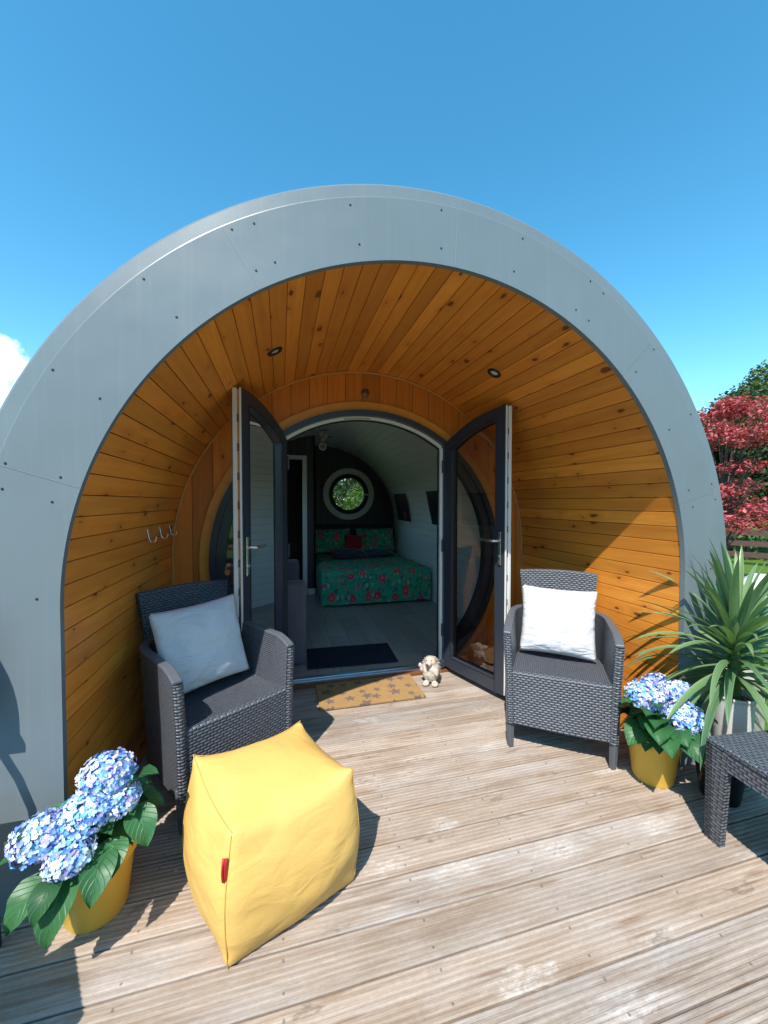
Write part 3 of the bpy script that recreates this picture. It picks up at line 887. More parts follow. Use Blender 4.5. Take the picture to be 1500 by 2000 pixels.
# ================================================================== INTERIOR
FZ = .03; RR = 1.385
for ya_, yb_, sk_ in ((YD+.012, SY0, None), (SY0, SY1, (SW[0], 400)), (SY0, SY1, (-400, SW[1])), (SY1, YB, None)):
    plank_arch('inner_lining', RR, ya_, yb_, .10, .003, .006, M['whiteply'], pod, cz=1.02, z0=FZ-.01, gapmat=M['whitegap'], seed=9, skip=sk_)
m = MB(); A0, A1 = R_(180-2.), R_(180-41.)
def spt(a, r, y): return (r*math.cos(a), y, 1.022+r*math.sin(a))
for k in range(12):
    a, b = A0+(A1-A0)*k/12, A0+(A1-A0)*(k+1)/12
    for yy in (SY0+.002, SY1-.002): m.face([spt(a, RR-.012, yy), spt(b, RR-.012, yy), spt(b, RO+.01, yy), spt(a, RO+.01, yy)])
    for y2, y3 in ((SY0-.05, SY0+.002), (SY1-.002, SY1+.05)): m.face([spt(a, RR-.012, y2), spt(b, RR-.012, y2), spt(b, RR-.012, y3), spt(a, RR-.012, y3)])
for a in (A0+R_(-1.5), A1+R_(1.5)):
    m.face([spt(a, RR-.012, SY0), spt(a, RR-.012, SY1), spt(a, RO+.01, SY1), spt(a, RO+.01, SY0)])
for a, b in ((A0, A0+R_(-3)), (A1, A1+R_(3))): m.face([spt(a, RR-.012, SY0-.05), spt(a, RR-.012, SY1+.05), spt(b, RR-.012, SY1+.05), spt(b, RR-.012, SY0-.05)])
sw_ = m.build('added_side_window', M['upvc'], pod)  # unseen window, added only to brighten the interior
m = MB()
for k in range(12):
    a, b = A0+(A1-A0)*k/12, A0+(A1-A0)*(k+1)/12; m.face([spt(a, 1.60, SY0), spt(b, 1.60, SY0), spt(b, 1.60, SY1), spt(a, 1.60, SY1)])
m.build('pane', M['glass'], sw_)
m = MB(); m.box((0, (YD+.045+YB)/2, FZ-.01), (2.78, YB-YD-.045, .02)); m.build('floor', M['floor'], pod)
WC = (.530, 1.552)
for yy, nm, mm in ((YB, 'back_wall', 'dpanel'), (YB+.10, 'outer_back_wall', 'anth')):
    m = MB(); n = 128
    for k in range(n):
        a0, a1 = 2*math.pi*k/n, 2*math.pi*(k+1)/n; Q = []
        for a in (a1, a0):
            lo, hi = .3, 3.
            rl = RR+.01 if nm == 'back_wall' else RO
            for _ in range(26):
                mid = (lo+hi)/2; px, pz = WC[0]+mid*math.cos(a), WC[1]+mid*math.sin(a)
                ins = abs(px) < rl and pz > (0 if nm == 'back_wall' else -.3) and (pz < CZ or math.hypot(px, pz-CZ) < rl)
                if ins: lo = mid
                else: hi = mid
            Q.append((WC[0]+lo*math.cos(a), yy, WC[1]+lo*math.sin(a)))
        m.face([(WC[0]+.34*math.cos(a0), yy, WC[1]+.34*math.sin(a0)), (WC[0]+.34*math.cos(a1), yy, WC[1]+.34*math.sin(a1))]+Q)
    m.build(nm, M[mm], pod)
win = bpy.data.objects.new('porthole_window', None); COL.objects.link(win); win.parent = pod
m = MB(); ring(m, .362, .462, YB-.03, YB+.01, c=WC, n=72); bev(m.build('window_surround', mat('surround_grey', (.78, .78, .75), .5), win), .006)
m = MB(); ring(m, .285, .366, YB-.012, YB+.09, c=WC, n=72); fw_ = bev(m.build('window_frame', M['rubber'], win), .005)
m = MB(); m.face([(WC[0]+.29*math.cos(2*math.pi*k/48), YB+.05, WC[1]+.29*math.sin(2*math.pi*k/48)) for k in range(48)]); m.build('pane', M['glass'], win)
m = MB(); m.box((WC[0]+.325, YB-.03, WC[1]-.01), (.06, .03, .022)); m.build('window_catch', M['chrome'], fw_)
# partition with bathroom doorway
PX, PY = -.165, 4.30
m = MB(); n = 40
DX0, DX1, DZ = -.93, -.335, 2.03
for k in range(n):
    xa = -RR+(PX+RR)*k/n; xb = -RR+(PX+RR)*(k+1)/n
    for yy, flip in ((PY, 0), (PY+.06, 1)):
        ta, tb = 1.02+math.sqrt(max(RR**2-xa*xa, 0)), 1.02+math.sqrt(max(RR**2-xb*xb, 0))
        lo = DZ if (xa >= DX0-.02 and xb <= DX1+.02) else FZ
        m.face([(xa, yy, min(lo, ta)), (xb, yy, min(lo, tb)), (xb, yy, tb), (xa, yy, ta)])
m.box((PX-.01, (PY+YB)/2, 1.15+.1), (.02, YB-PY, 2.30))
m.build('bathroom_partition', M['dpanel'], pod)
m = MB()
for cx_, cz_, w_, h_ in ((DX0-.005, (DZ+FZ)/2, .055, DZ-FZ+.02), (DX1+.018, (DZ+FZ)/2, .065, DZ-FZ+.02)):
    m.box((cx_, PY-.012, cz_), (w_, .05, h_))
m.box(((DX0+DX1)/2+.006, PY-.0125, DZ+.03), (DX1-DX0+.088, .051, .06))
bev(m.build('bathroom_door_frame', M['upvc'], pod), .006)
m = MB(); m.box((PX-.055, PY-.008, FZ+.05), (.11, .014, .09)); m.build('skirting', M['upvc'], pod)
# bathroom inner walls: dark, with a round mirror
mir = thing('round_mirror', 'round mirror glimpsed through the bathroom doorway', 'mirror', (-.95, YB-.012, 1.38))
m = MB(); ring(m, .19, .225, -.02, .01, c=(0, 0), n=40); m.build('mirror_rim', M['whiteply'], mir)
m = MB(); m.face([(.195*math.cos(2*math.pi*k/40), -.006, .195*math.sin(2*math.pi*k/40)) for k in range(40)]); m.build('mirror_glass', M['mirror'], mir)
# ceiling spots inside
for x_, y_ in ((.284, 2.79), (-.38, 3.5), (.05, 4.4)):
    z_ = 1.02+math.sqrt(RR**2-x_*x_)
    e = bpy.data.objects.new('ceiling_spot', None); COL.objects.link(e); e.parent = pod; e.location = (x_, y_, z_-.001); e.rotation_euler = (math.pi, math.atan2(x_, z_-1.02), 0)
    m = MB(); m.lathe([(.042, 0), (.042, .004), (.034, .008), (.028, .002)], n=24); m.build('bezel', M['black'], e)

# ---- ceiling lamp cluster
lp = thing('ceiling_lamp', 'small glass and metal ceiling lamp hanging in front of the dark partition', 'lamp', (-.10, 3.75, 2.395))
m = MB(); m.lathe([(.0001, .0), (.05, 0), (.05, -.02), (.0001, -.02)], n=24); m.build('canopy', M['chrome'], lp)
m = MB(); m.tube([(0, 0, -.02), (.012, -.01, -.10), (-.015, 0, -.20)], .006, 8); m.build('stem', M['chrome'], lp)
for dx, dz, r_ in ((-.025, -.07, .035), (.03, -.10, .035), (0, -.145, .03)):
    m = MB(); m.lathe([(.012, r_), (r_, .2*r_), (r_*1.05, -r_*.9), (r_*.9, -r_)], (dx, -.02, dz), 18); m.build('glass_shade', mat('frosted_shade', (.45, .44, .42), .25), lp, smooth=True)
m = MB(); m.grid(lambda u, v: Vector((-.01+(.040+.012*math.cos(v*6.283))*math.cos(u*6.283), -.03+.012*math.sin(v*6.283), -.245+(.040+.012*math.cos(v*6.283))*math.sin(u*6.283))), 24, 8)
m.build('ring_shade', M['lens'], lp, smooth=True)
m = MB(); m.sph((-.01, -.03, -.245), .022, 12, 8); m.build('bulb', mat('bulb_glass', (.35, .34, .32), .15), lp, smooth=True)

# ---- bed
BX0, BX1, BY0, BY1 = -.155, 1.345, 3.50, 5.36
bed = thing('double_bed', 'double bed with a green floral duvet under the porthole window', 'bed', (0, 0, FZ))
m = MB(); m.box(((BX0+BX1)/2, (BY0+BY1)/2+.03, .14), (BX1-BX0-.06, BY1-BY0-.10, .24)); m.build('bed_base', M['navy'], bed)
m = MB(); m.box(((BX0+BX1)/2+.02, BY1+.015, .60), (BX1-BX0-.02, .06, .76)); bev(m.build('headboard', M['navy'], bed), .02, 3)
m = MB()
prof_d = [(0., .03), (.0, .10), (-.012, .25), (-.008, .38), (.01, .44), (.05, .475), (.13, .488)]


def duv(u, v):
    # v runs from front hem up over the edge and back along the bed
    k = v*30
    if k <= 6:
        i = int(min(k, 5.999)); f = k-i; a, b_ = prof_d[i], prof_d[i+1]
        yy = BY0+a[0]+(b_[0]-a[0])*f; zz = a[1]+(b_[1]-a[1])*f
    else:
        f = (k-6)/24; yy = BY0+.13+(BY1-BY0-.17)*f; zz = .488+.015*math.sin(f*9)*.6
    xx = BX0+(BX1-BX0)*u
    e = min(u, 1-u)*(BX1-BX0)
    drop = 0
    if e < .10: drop = (1-e/.10)**2*.11*(1 if k > 5 else .4)
    w = mn.noise(Vector((xx*3.1, yy*3.1, zz*4)))*.016+mn.noise(Vector((xx*8, yy*7, zz*8)))*.006
    if k <= 6: return Vector((xx, yy-abs(w)*1.2-.012*math.sin(xx*19)*(1-k/6), zz-drop*.2))
    return Vector((xx, yy, zz-drop+w))


m.grid(duv, 60, 60, lambda u, v: (u*(BX1-BX0), v*2.35))
for sx, xx in ((0, BX0), (1, BX1)):
    m.grid(lambda u, v, sx=sx, xx=xx: Vector((xx+(.006*math.sin(u*30)*(1-v)), BY0+.02+(BY1-BY0-.08)*u, .06+.335*v)), 40, 6, lambda u, v: (u*1.9+.3, v*.4))
m.build('duvet', M['duvet'], bed, smooth=True)


def pillow_mb(w, h, t, seed=0, pinch=.06, uvo=(0, 0), wr=1.):
    mb = MB(); N = 28
    for sd_ in (1, -1):
        def fn(u, v):
            a = u*2-1; b = v*2-1
            ed = (1-abs(a)**2.6)*(1-abs(b)**2.6)
            th = t/2*max(ed, 0)**.55
            # edges bow in slightly between pointed corners
            x = a*w/2*(1-pinch*(1-b*b)*abs(a)**3); z = b*h/2*(1-pinch*(1-a*a)*abs(b)**3)
            wv = mn.noise(Vector((a*2.2+seed, b*2.2, sd_)))*.014+mn.noise(Vector((a*6+seed*3, b*4, sd_*2)))*.005
            cr = math.sin((abs(a)-abs(b))*14+seed)*.004*(abs(a)*abs(b))**1.0
            return Vector((x, -sd_*(th+(wv+cr)*wr*min(1, ed*3)), z))
        mb.grid(fn, N, N, lambda u, v: (u*w+uvo[0], v*h+uvo[1]))
    return mb


def pillow(name, label, cat, w, h, t, loc, rot, material, seed=0, group=None, pinch=.06, uvo=(0, 0)):
    o = pillow_mb(w, h, t, seed, pinch, uvo).build(name, material, None, smooth=True, weld=True)
    o.location = loc; o.rotation_euler = rot
    tag(o, label, cat, group); return o


pillow('pillow', 'green floral pillow beside the dark partition, left of the red cushion', 'pillow', .66, .44, .17, (.19, 5.14, .745), (R_(-24), 0, 0), M['duvet'], 1, 'floral pillows on the bed', uvo=(.4, 1.2))
pillow('pillow', 'green floral pillow near the white wall, right of the red cushion', 'pillow', .70, .44, .17, (.96, 5.14, .745), (R_(-24), 0, 0), M['duvet'], 2, 'floral pillows on the bed', uvo=(1.5, .2))
pillow('cushion', 'plain red square cushion standing between the two floral pillows', 'cushion', .30, .32, .10, (.53, 4.98, .70), (R_(-20), R_(5), 0), M['redc'], 3)
pillow('cushion', 'dark navy round cushion lying on the bed in front of the red cushion', 'cushion', .46, .30, .11, (.40, 4.62, .575), (R_(-72), 0, R_(4)), M['navy'], 4, 'navy cushions on the bed', pinch=-.25)
pillow('cushion', 'dark navy flat cushion lying on the bed nearest the white wall', 'cushion', .46, .30, .09, (.92, 4.66, .565), (R_(-78), 0, R_(-6)), M['navy'], 5, 'navy cushions on the bed')

# ---- framed pictures on the curved wall
for (yy0, yy1, zlo, zhi, lab, sp) in ((4.42, 5.02, 1.09, 1.55, 'dark framed picture with orange dots on the white wall by the bed', 1), (2.95, 3.45, 1.10, 1.56, 'dark framed picture mostly hidden behind the right door jamb', 0)):
    def wx(z): return math.sqrt(RR**2-(z-1.02)**2) if z > 1.02 else RR
    xlo, xhi = wx(zlo)-.012, wx(zhi)-.004
    pr = thing('framed_picture', lab, 'picture', ((xlo+xhi)/2, (yy0+yy1)/2, (zlo+zhi)/2), group='pictures on the curved white wall')
    ti = math.atan2(xlo-xhi, zhi-zlo)
    m = MB(); rot = Matrix.Rotation(-ti, 3, 'Y')
    m.box((-.008, 0, 0), (.02, yy1-yy0, zhi-zlo), rot); bev(m.build('picture_frame', M['black'], pr), .003)
    m = MB(); m.box((-.0195, 0, 0), (.002, yy1-yy0-.06, zhi-zlo-.06), rot); m.build('print', mat('dark_print', (.02, .02, .03), .3), pr)
    if sp:
        m = MB()
        for q in range(5):
            a = q*1.2566; m.sph(rot @ Vector((-.0215, -.13+.045*math.cos(a), -.13+.045*math.sin(a))), (.003, .028, .028), 10, 6)
        m.build('print_flower', mat('print_orange', (.60, .16, .06), .5), pr)

# ---- sofa along the left wall
sf = thing('sofa', 'grey fabric sofa whose arm end shows just inside the left door', 'sofa', (-.84, 2.45, FZ))
m = MB(); m.box((0, 0, .22), (.70, 1.30, .36)); bev(m.build('seat', M['sofa'], sf), .05, 3)
m = MB(); m.box((.005, -.63, .36), (.76, .16, .70)); bev(m.build('arm', M['sofa'], sf), .045, 4)
m = MB(); m.box((.005, .63, .36), (.76, .16, .70)); bev(m.build('arm', M['sofa'], sf), .045, 4)
m = MB(); m.box((-.30, 0, .42), (.16, 1.08, .74)); bev(m.build('backrest', M['sofa'], sf), .05, 4)
tv = thing('television', 'flat dark television on the left inner wall, seen through the left door glass', 'television', (-1.27, 1.90, 1.32), 0)
m = MB(); m.box((0, 0, 0), (.04, .70, .42)); bev(m.build('casing', M['black'], tv), .006)
m = MB(); m.box((.0205, 0, 0), (.002, .66, .38)); m.build('screen', mat('tv_screen', (.004, .004, .005), .12), tv)
# ---- mats
m = MB(); m.box((0, 0, .006), (.77, .45, .012)); o = bev(m.build('floor_mat', M['darkmat']), .004); o.location = (-.06, 1.86, FZ); o.rotation_euler = (0, 0, R_(-3))
tag(o, 'dark navy rectangular mat on the laminate floor inside the doorway', 'mat')
m = MB(); m.box((0, 0, .008), (.755, .37, .016)); o = bev(m.build('doormat', M['coir']), .003); o.location = (-.035, 1.222, .002); o.rotation_euler = (0, 0, R_(-.5))
tag(o, 'tan coir doormat printed with grey stars on the deck before the threshold', 'doormat')

# ================================================================== CHAIRS


def polyline_len(P):
    L = [0]
    for k in range(1, len(P)): L.append(L[-1]+(P[k]-P[k-1]).length)
    return L


def make_chair(label, loc, rz):
    t = thing('rattan_armchair', label, 'armchair', loc, rz, 'dark rattan armchairs in the porch')
    # arms + rear apron: U shaped shell.  plan path (outer line) from front to back
    def arm(sx):
        path = []
        for y_ in (-.285, -.24, -.18, -.12, -.06, 0., .05): path.append(Vector((.290-.004*(y_+.28)/.3, y_)))
        for k in range(1, 9):
            a = k/8*math.pi/2*.92; path.append(Vector((.286-.085*(1-math.cos(a)), .05+.20*math.sin(a))))
        path.append(Vector((.180, .262)))
        L = polyline_len(path); n = len(path)
        nrm = []
        for k in range(n):
            d = (path[min(k+1, n-1)]-path[max(k-1, 0)]).normalized(); nrm.append(Vector((d.y, -d.x)))  # pointing outwards (+x)
        TH = .042
        def zt(k): return .69 if k > 1 else (.675 if k == 1 else .655)
        def zb(k): return .145
        m = MB()
        def pt(k, side, z):
            fl = (z-.45)*.055 if z > .45 else (z-.45)*.03
            p = path[k]+nrm[k]*(fl if side else fl-TH)
            if not side and z < .44 : p = path[k]+nrm[k]*(fl-TH)
            return Vector((sx*p.x, p.y, z))
        zs = [0., .12, .3, .5, .7, .85, 1.]
        def side_grid(side):
            def fn(u, v):
                k = int(round(u*(n-1))); z0, z1 = zb(k), zt(k); j = int(round(v*6)); return pt(k, side, z0+(z1-z0)*zs[j])
            m.grid(fn, n-1, 6, lambda u, v: (L[int(round(u*(n-1)))], .145+.54*zs[int(round(v*6))]))
        side_grid(1); side_grid(0)
        o = m.build('arm', M['weave_fine'], t, smooth=True)
        # smooth top band, front band
        m = MB()
        for k in range(n-1):
            a, b, c, d = pt(k, 1, zt(k)), pt(k+1, 1, zt(k+1)), pt(k+1, 0, zt(k+1)), pt(k, 0, zt(k))
            h = Vector((0, 0, .012))
            m.face([a+h, b+h, c+h, d+h]); m.face([a, b, b+h, a+h]); m.face([d, d+h, c+h, c])
        a, d = pt(0, 1, zt(0)), pt(0, 0, zt(0)); h = Vector((0, 0, .012)); m.face([a, a+h, d+h, d])
        bev(m.build('arm_rail', M['resin'], o, weld=True), .006, 3)
        m = MB()
        def ff(u, v):
            z = .145+(.655-.145)*v; return pt(0, 1, z).lerp(pt(0, 0, z), u)+Vector((0, -.004-.010*math.sin(u*math.pi), 0))
        m.grid(ff, 6, 12, lambda u, v: (u*TH+.3, v*.51)); m.build('arm_front', M['weave'], o, smooth=True)
        return o
    arm(-1); arm(1)
    # rear lower apron
    m = MB(); m.grid(lambda u, v: Vector((-.185+.37*u, .268+.012*math.sin(u*math.pi), .11+.36*v)), 8, 6, lambda u, v: (u*.37, v*.36))
    m.grid(lambda u, v: Vector((-.185+.37*u, .248+.012*math.sin(u*math.pi), .11+.36*v)), 8, 6, lambda u, v: (u*.37, v*.36)); m.build('rear_apron', M['weave'], t, smooth=True)
    # backrest panel: flares toward the top, leans back
    def bk(u, v, side):
        z = .40+.54*v; hw = .205+.038*v**1.5+(.004 if side else 0)
        x = (u*2-1)*hw
        y_ = .215+.095*v+.025*(1-(u*2-1)**2)+(.036 if side else 0)
        if v > .93: z -= .004*((v-.93)/.07)
        return Vector((x, y_, z-.010*(u*2-1)**2*v))
    m = MB()
    for side in (0, 1): m.grid(lambda u, v, side=side: bk(u, v, side), 14, 14, lambda u, v: ((u*2-1)*(.205+.04*v)+.5, v*.54))
    for uu in (0, 1):
        m.grid(lambda u, v, uu=uu: bk(uu, v, 0).lerp(bk(uu, v, 1), u), 2, 14, lambda u, v: (u*.036, v*.54))
    m.grid(lambda u, v: bk(u, 1, 0).lerp(bk(u, 1, 1), v)+Vector((0, 0, .006*math.sin(v*math.pi))), 14, 3, lambda u, v: (u*.5, v*.036))
    m.build('backrest', M['weave'], t, smooth=False)
    # seat
    m = MB()
    def seat(u, v):
        y_ = -.282+.53*v; hw = .250-.055*max(0, (v-.45)/.55)**1.5
        return Vector(((u*2-1)*hw, y_, .445-.018*math.sin(min(v*1.2, 1)*math.pi)*(1-(u*2-1)**4)-.012*v))
    m.grid(seat, 14, 14, lambda u, v: (v*.53, u*.5))
    m.build('seat', M['weave_fine'], t, smooth=True)
    # front apron
    m = MB()
    m.grid(lambda u, v: Vector(((u*2-1)*(.252), -.288-.006*math.sin(u*math.pi), .145+.296*v)), 12, 6, lambda u, v: (u*.52, v*.296))
    m.grid(lambda u, v: Vector(((u*2-1)*(.252), -.288-.006*math.sin(u*math.pi)*(1-v)+.012*math.sin(v*1.57), .441+.008*math.sin(v*1.57))), 12, 3, lambda u, v: (u*.52, .3+v*.02))
    m.grid(lambda u, v: Vector(((u*2-1)*(.252), -.262, .145+.296*v)), 4, 3, lambda u, v: (u*.52, v*.296))
    m.build('front_apron', M['weave'], t, smooth=True)
    for sx, y_, r0, zt_ in ((-1, -.268, .027, .20), (1, -.268, .027, .20), (-1, .215, .026, .20), (1, .215, .026, .20)):
        xx = .262 if y_ < 0 else .20
        m = MB(); m.tube([(sx*(xx-.004), y_ + (.015 if y_ > 0 else 0), 0), (sx*xx, y_, .09), (sx*(xx+.002), y_, zt_)], [.019, .025, .028], 4)
        bev(m.build('leg', M['resin'], t), .006, 2)
    return t


c1 = make_chair('dark rattan armchair in the sun beside the right glazed door, its white cushion upright', (.985, .450, 0), R_(-36.9))
c2 = copy_tree(c1); c2['label'] = 'dark rattan armchair against the left porch wall behind the yellow beanbag, half in shade'
c2.location = (-1.005, .585, 0); c2.rotation_euler = (0, 0, R_(34))


def on_chair(ch, p):
    mtx = Matrix.Rotation(ch.rotation_euler.z, 4, 'Z'); return Vector(ch.location)+mtx @ Vector(p)


q = pillow('cushion', 'white square cushion upright on the sunny armchair by the right door', 'cushion', .445, .42, .15, on_chair(c1, (-.005, .085, .655)), (0, 0, 0), M['cushion'], 11, 'white cushions on the armchairs')
q.rotation_mode = 'QUATERNION'; q.rotation_quaternion = (Matrix.Rotation(c1.rotation_euler.z, 3, 'Z') @ Matrix.Rotation(R_(-15), 3, 'X') @ Matrix.Rotation(R_(1.5), 3, 'Y')).to_quaternion()
q = pillow('cushion', 'white square cushion tilted and shaded on the left armchair', 'cushion', .45, .43, .15, on_chair(c2, (-.025, .060, .672)), (0, 0, 0), M['cushion'], 23, 'white cushions on the armchairs')
q.rotation_mode = 'QUATERNION'; q.rotation_quaternion = (Matrix.Rotation(c2.rotation_euler.z, 3, 'Z') @ Matrix.Rotation(R_(-17), 3, 'X') @ Matrix.Rotation(R_(-3), 3, 'Y')).to_quaternion()

# ================================================================== SIDE TABLE
tb = thing('rattan_table', 'low dark rattan table with thick corner legs at the right edge', 'table', (1.068, -.352, 0), R_(-6))
TW, TD, TH_ = .56, .80, .425
m = MB(); m.box((TW/2, -TD/2, TH_-.012), (TW, TD, .024), along=1); bev(m.build('tabletop', M['weave'], tb), .008, 3)
m = MB()
for a, b in (((.0, -TD), (.0, 0)), ((0, 0), (TW, 0)), ((TW, 0), (TW, -TD)), ((TW, -TD), (0, -TD))):
    A, B = Vector(a), Vector(b); L = (B-A).length
    for off in (.004, .022):
        nn = Vector(((B-A).y, -(B-A).x)).normalized()*off*(1)
        m.grid(lambda u, v, A=A, B=B, nn=nn: Vector((*(A.lerp(B, u)+nn), TH_-.095+.075*v)), 10, 3, lambda u, v, L=L: (u*L, v*.075))
m.build('apron', M['weave'], tb)
for sx, sy in ((0, 0), (1, 0), (0, 1), (1, 1)):
    m = MB(); x0 = .0 if not sx else TW; y0 = 0 if not sy else -TD; dx = 1 if not sx else -1; dy = -1 if not sy else 1
    for (wa, wb) in ((.090, .028), (.028, .090)):
        # L section leg that tapers a little toward the floor
        ztp = TH_-.024
        P = []
        for z, k in ((0, .72), (ztp, 1.)):
            for (ux, uy) in ((0, 0), (wa, 0), (wa, wb), (0, wb)):
                ux2 = ux*(k if ux > .03 else 1); uy2 = uy*(k if uy > .03 else 1)
                P.append((x0+dx*(ux2+.001), y0+dy*(uy2+.001), z))
        for a, b in ((0, 1), (1, 2), (2, 3), (3, 0)):
            w = math.dist(P[a], P[b]); m.face([P[a], P[b], P[b+4], P[a+4]], [(0, 0), (w, 0), (w, ztp), (0, ztp)])
        m.face(P[:4])
    m.build('leg', M['weave'], tb)

# ================================================================== BEANBAG
bb = thing('beanbag_cube', 'large yellow cube beanbag with a red side label on the deck', 'beanbag')
lo = [Vector((-.822, -.350, 0)), Vector((-.408, -.176, 0)), Vector((-.585, .235, 0)), Vector((-1.005, .055, 0))]
hi = [Vector((-.812, -.352, .425)), Vector((-.408, -.172, .428)), Vector((-.578, .235, .405)), Vector((-.995, .062, .425))]
cen = sum(lo+hi, Vector())/8
N = 32
m = MB()


def bl(a, b, c, d, u, v): return a.lerp(b, u).lerp(d.lerp(c, u), v)


def bface(a, b, c, d, top=0, bot=0, seed=0, creases=()):
    nrm = (b-a).cross(d-a).normalized()
    def fn(u, v):
        p = bl(a, b, c, d, u, v); fu, fv = 4*u*(1-u), 4*v*(1-v)
        if top:
            sag = -.040*(fu*(1-fv)**4+fv*(1-fu)**4)   # rim droops between the corner peaks
            p += Vector((0, 0, sag+.018*fu*fv-.035*(fu*fv)*(1-fu*fv)))
        elif bot: p = p
        else:
            # vertical faces: v up. rim droop at v=1, bulge out in the lower half
            p += Vector((0, 0, -.040*fu*v**6))
            bul = .062*fu**.7*(math.sin(math.pi*v**.78)**.8 if v < 1 else 0)
            p += nrm*bul
            # vertical seams bow outward slightly near mid height, tuck in above the floor
            rad = (p-cen); rad.z = 0; rad.normalize()
            p += rad*(.034*math.sin(math.pi*v**.85)*(1-fu)**2)
            # folds radiating from the lower corners
            w = math.sin((u*1.0+v*1.7)*13+seed)*.0035*fu*(1-v)
            w += math.sin((u*-1.3+v*1.1)*17+seed*2)*.006*fu*v**2*(1-v)
            for (ua, va, ub, vb, am, wd) in creases:
                A2, B2, P2 = Vector((ua, va)), Vector((ub, vb)), Vector((u, v)); ab = B2-A2; tt = max(0, min(1, (P2-A2).dot(ab)/ab.length_squared)); ds = (P2-A2-ab*tt).length
                w -= am*math.exp(-(ds/wd)**2)*min(1, fu*4)*min(1, (1-v)*8)*min(1, v*8)
            p += nrm*w
        q = p*5.5; q.z += seed
        # amplitude vanishes at face borders so neighbouring faces stay joined
        p += nrm*mn.noise(q)*.012*min(1, fu*fv*3)
        return p
    m.grid(fn, N, N, lambda u, v: (u*.45, v*.45))


bface(lo[0], lo[1], hi[1], hi[0], seed=1, creases=((.55, .04, .98, .30, .016, .035), (.80, .06, .99, .20, .014, .03), (.78, .42, .99, .62, .008, .03), (.02, .40, .5, .36, .004, .03), (.5, .36, .85, .48, .004, .03), (.0, .80, .28, .84, .006, .03), (.04, .05, .30, .12, .008, .04)))
bface(lo[1], lo[2], hi[2], hi[1], seed=2)
bface(lo[2], lo[3], hi[3], hi[2], seed=3)
bface(lo[3], lo[0], hi[0], hi[3], seed=4, creases=((.7, .80, .98, .84, .006, .04), (.3, .44, .98, .38, .004, .03), (.7, .06, .98, .14, .008, .04), (.5, .65, .95, .70, .005, .04)))
bface(hi[0], hi[1], hi[2], hi[3], top=1, seed=5)
bface(lo[3], lo[2], lo[1], lo[0], bot=1, seed=6)
body = m.build('cover', M['bean'], bb, smooth=True)
bm = bmesh.new(); bm.from_mesh(body.data); bmesh.ops.remove_doubles(bm, verts=bm.verts, dist=.004)
for _ in range(9):
    vs = [v for v in bm.verts if v.co.z > .012 and min((v.co-c).length for c in lo+hi[1:]) > .03]
    bmesh.ops.smooth_vert(bm, verts=vs, factor=.5, use_axis_x=True, use_axis_y=True, use_axis_z=True)
bmesh.ops.recalc_face_normals(bm, faces=bm.faces); bm.to_mesh(body.data); bm.free()
body.data.polygons.foreach_set('use_smooth', [True]*len(body.data.polygons))
s_ = body.modifiers.new('s', 'SUBSURF'); s_.levels = 1; s_.render_levels = 1
# seams follow the real edges of the cover
bmv = [v.co.copy() for v in body.data.vertices]


def edge_path(a, b, n=18, droop=0., bow=0.):
    out = []
    for k in range(n+1):
        t_ = k/n; p = a.lerp(b, t_)+Vector((0, 0, -droop*4*t_*(1-t_)))
        rad = p-cen; rad.z = 0; rad.normalize(); p += rad*bow*math.sin(math.pi*t_)
        q = min(bmv, key=lambda c: (c-p).length)
        out.append(q)
    # thin out duplicates and smooth
    o2 = [out[0]]
    for q in out[1:]:
        if (q-o2[-1]).length > .008: o2.append(q)
    for _ in range(2): o2 = [o2[0]]+[(o2[i-1]+o2[i]*2+o2[i+1])/4 for i in range(1, len(o2)-1)]+[o2[-1]]
    return o2


for a, b, dr_, bw in ((lo[0], hi[0], 0, .030), (lo[1], hi[1], 0, .030), (hi[0], hi[3], .062, 0), (hi[3], hi[2], .062, 0)):
    m = MB(); m.tube(edge_path(a, b, 20, dr_*.65, bw), .0018, 6); m.build('seam', M['beanseam'], bb, smooth=True)
ep = edge_path(lo[0], hi[0], 20, 0, .030); p0 = min(ep, key=lambda c: abs(c.z-.325))
outw = (p0-cen); outw.z = 0; outw.normalize(); side = Vector((-outw.y, outw.x, 0))
m = MB()
m.grid(lambda u, v: p0+outw*(.001+.016*math.sin(u*math.pi*.9)*math.sin(math.pi*v)**.4+.003)+side*(-.010*u-.004)+Vector((0, 0, (v-.5)*.075)), 6, 8)
m.grid(lambda u, v: p0+outw*(.001+.014*math.sin(u*math.pi*.9)*math.sin(math.pi*v)**.4)+side*(-.008*u+.002)+Vector((0, 0, (v-.5)*.073)), 6, 8)
m.build('label_tab', M['redtag'], bb, smooth=True)

# ================================================================== HYDRANGEAS
PAL = [(.14, .36, .78), (.22, .48, .84), (.24, .30, .68), (.40, .40, .78), (.50, .68, .86), (.68, .77, .86), (.36, .60, .86), (.58, .50, .76), (.74, .70, .80), (.12, .26, .60), (.60, .75, .86)]


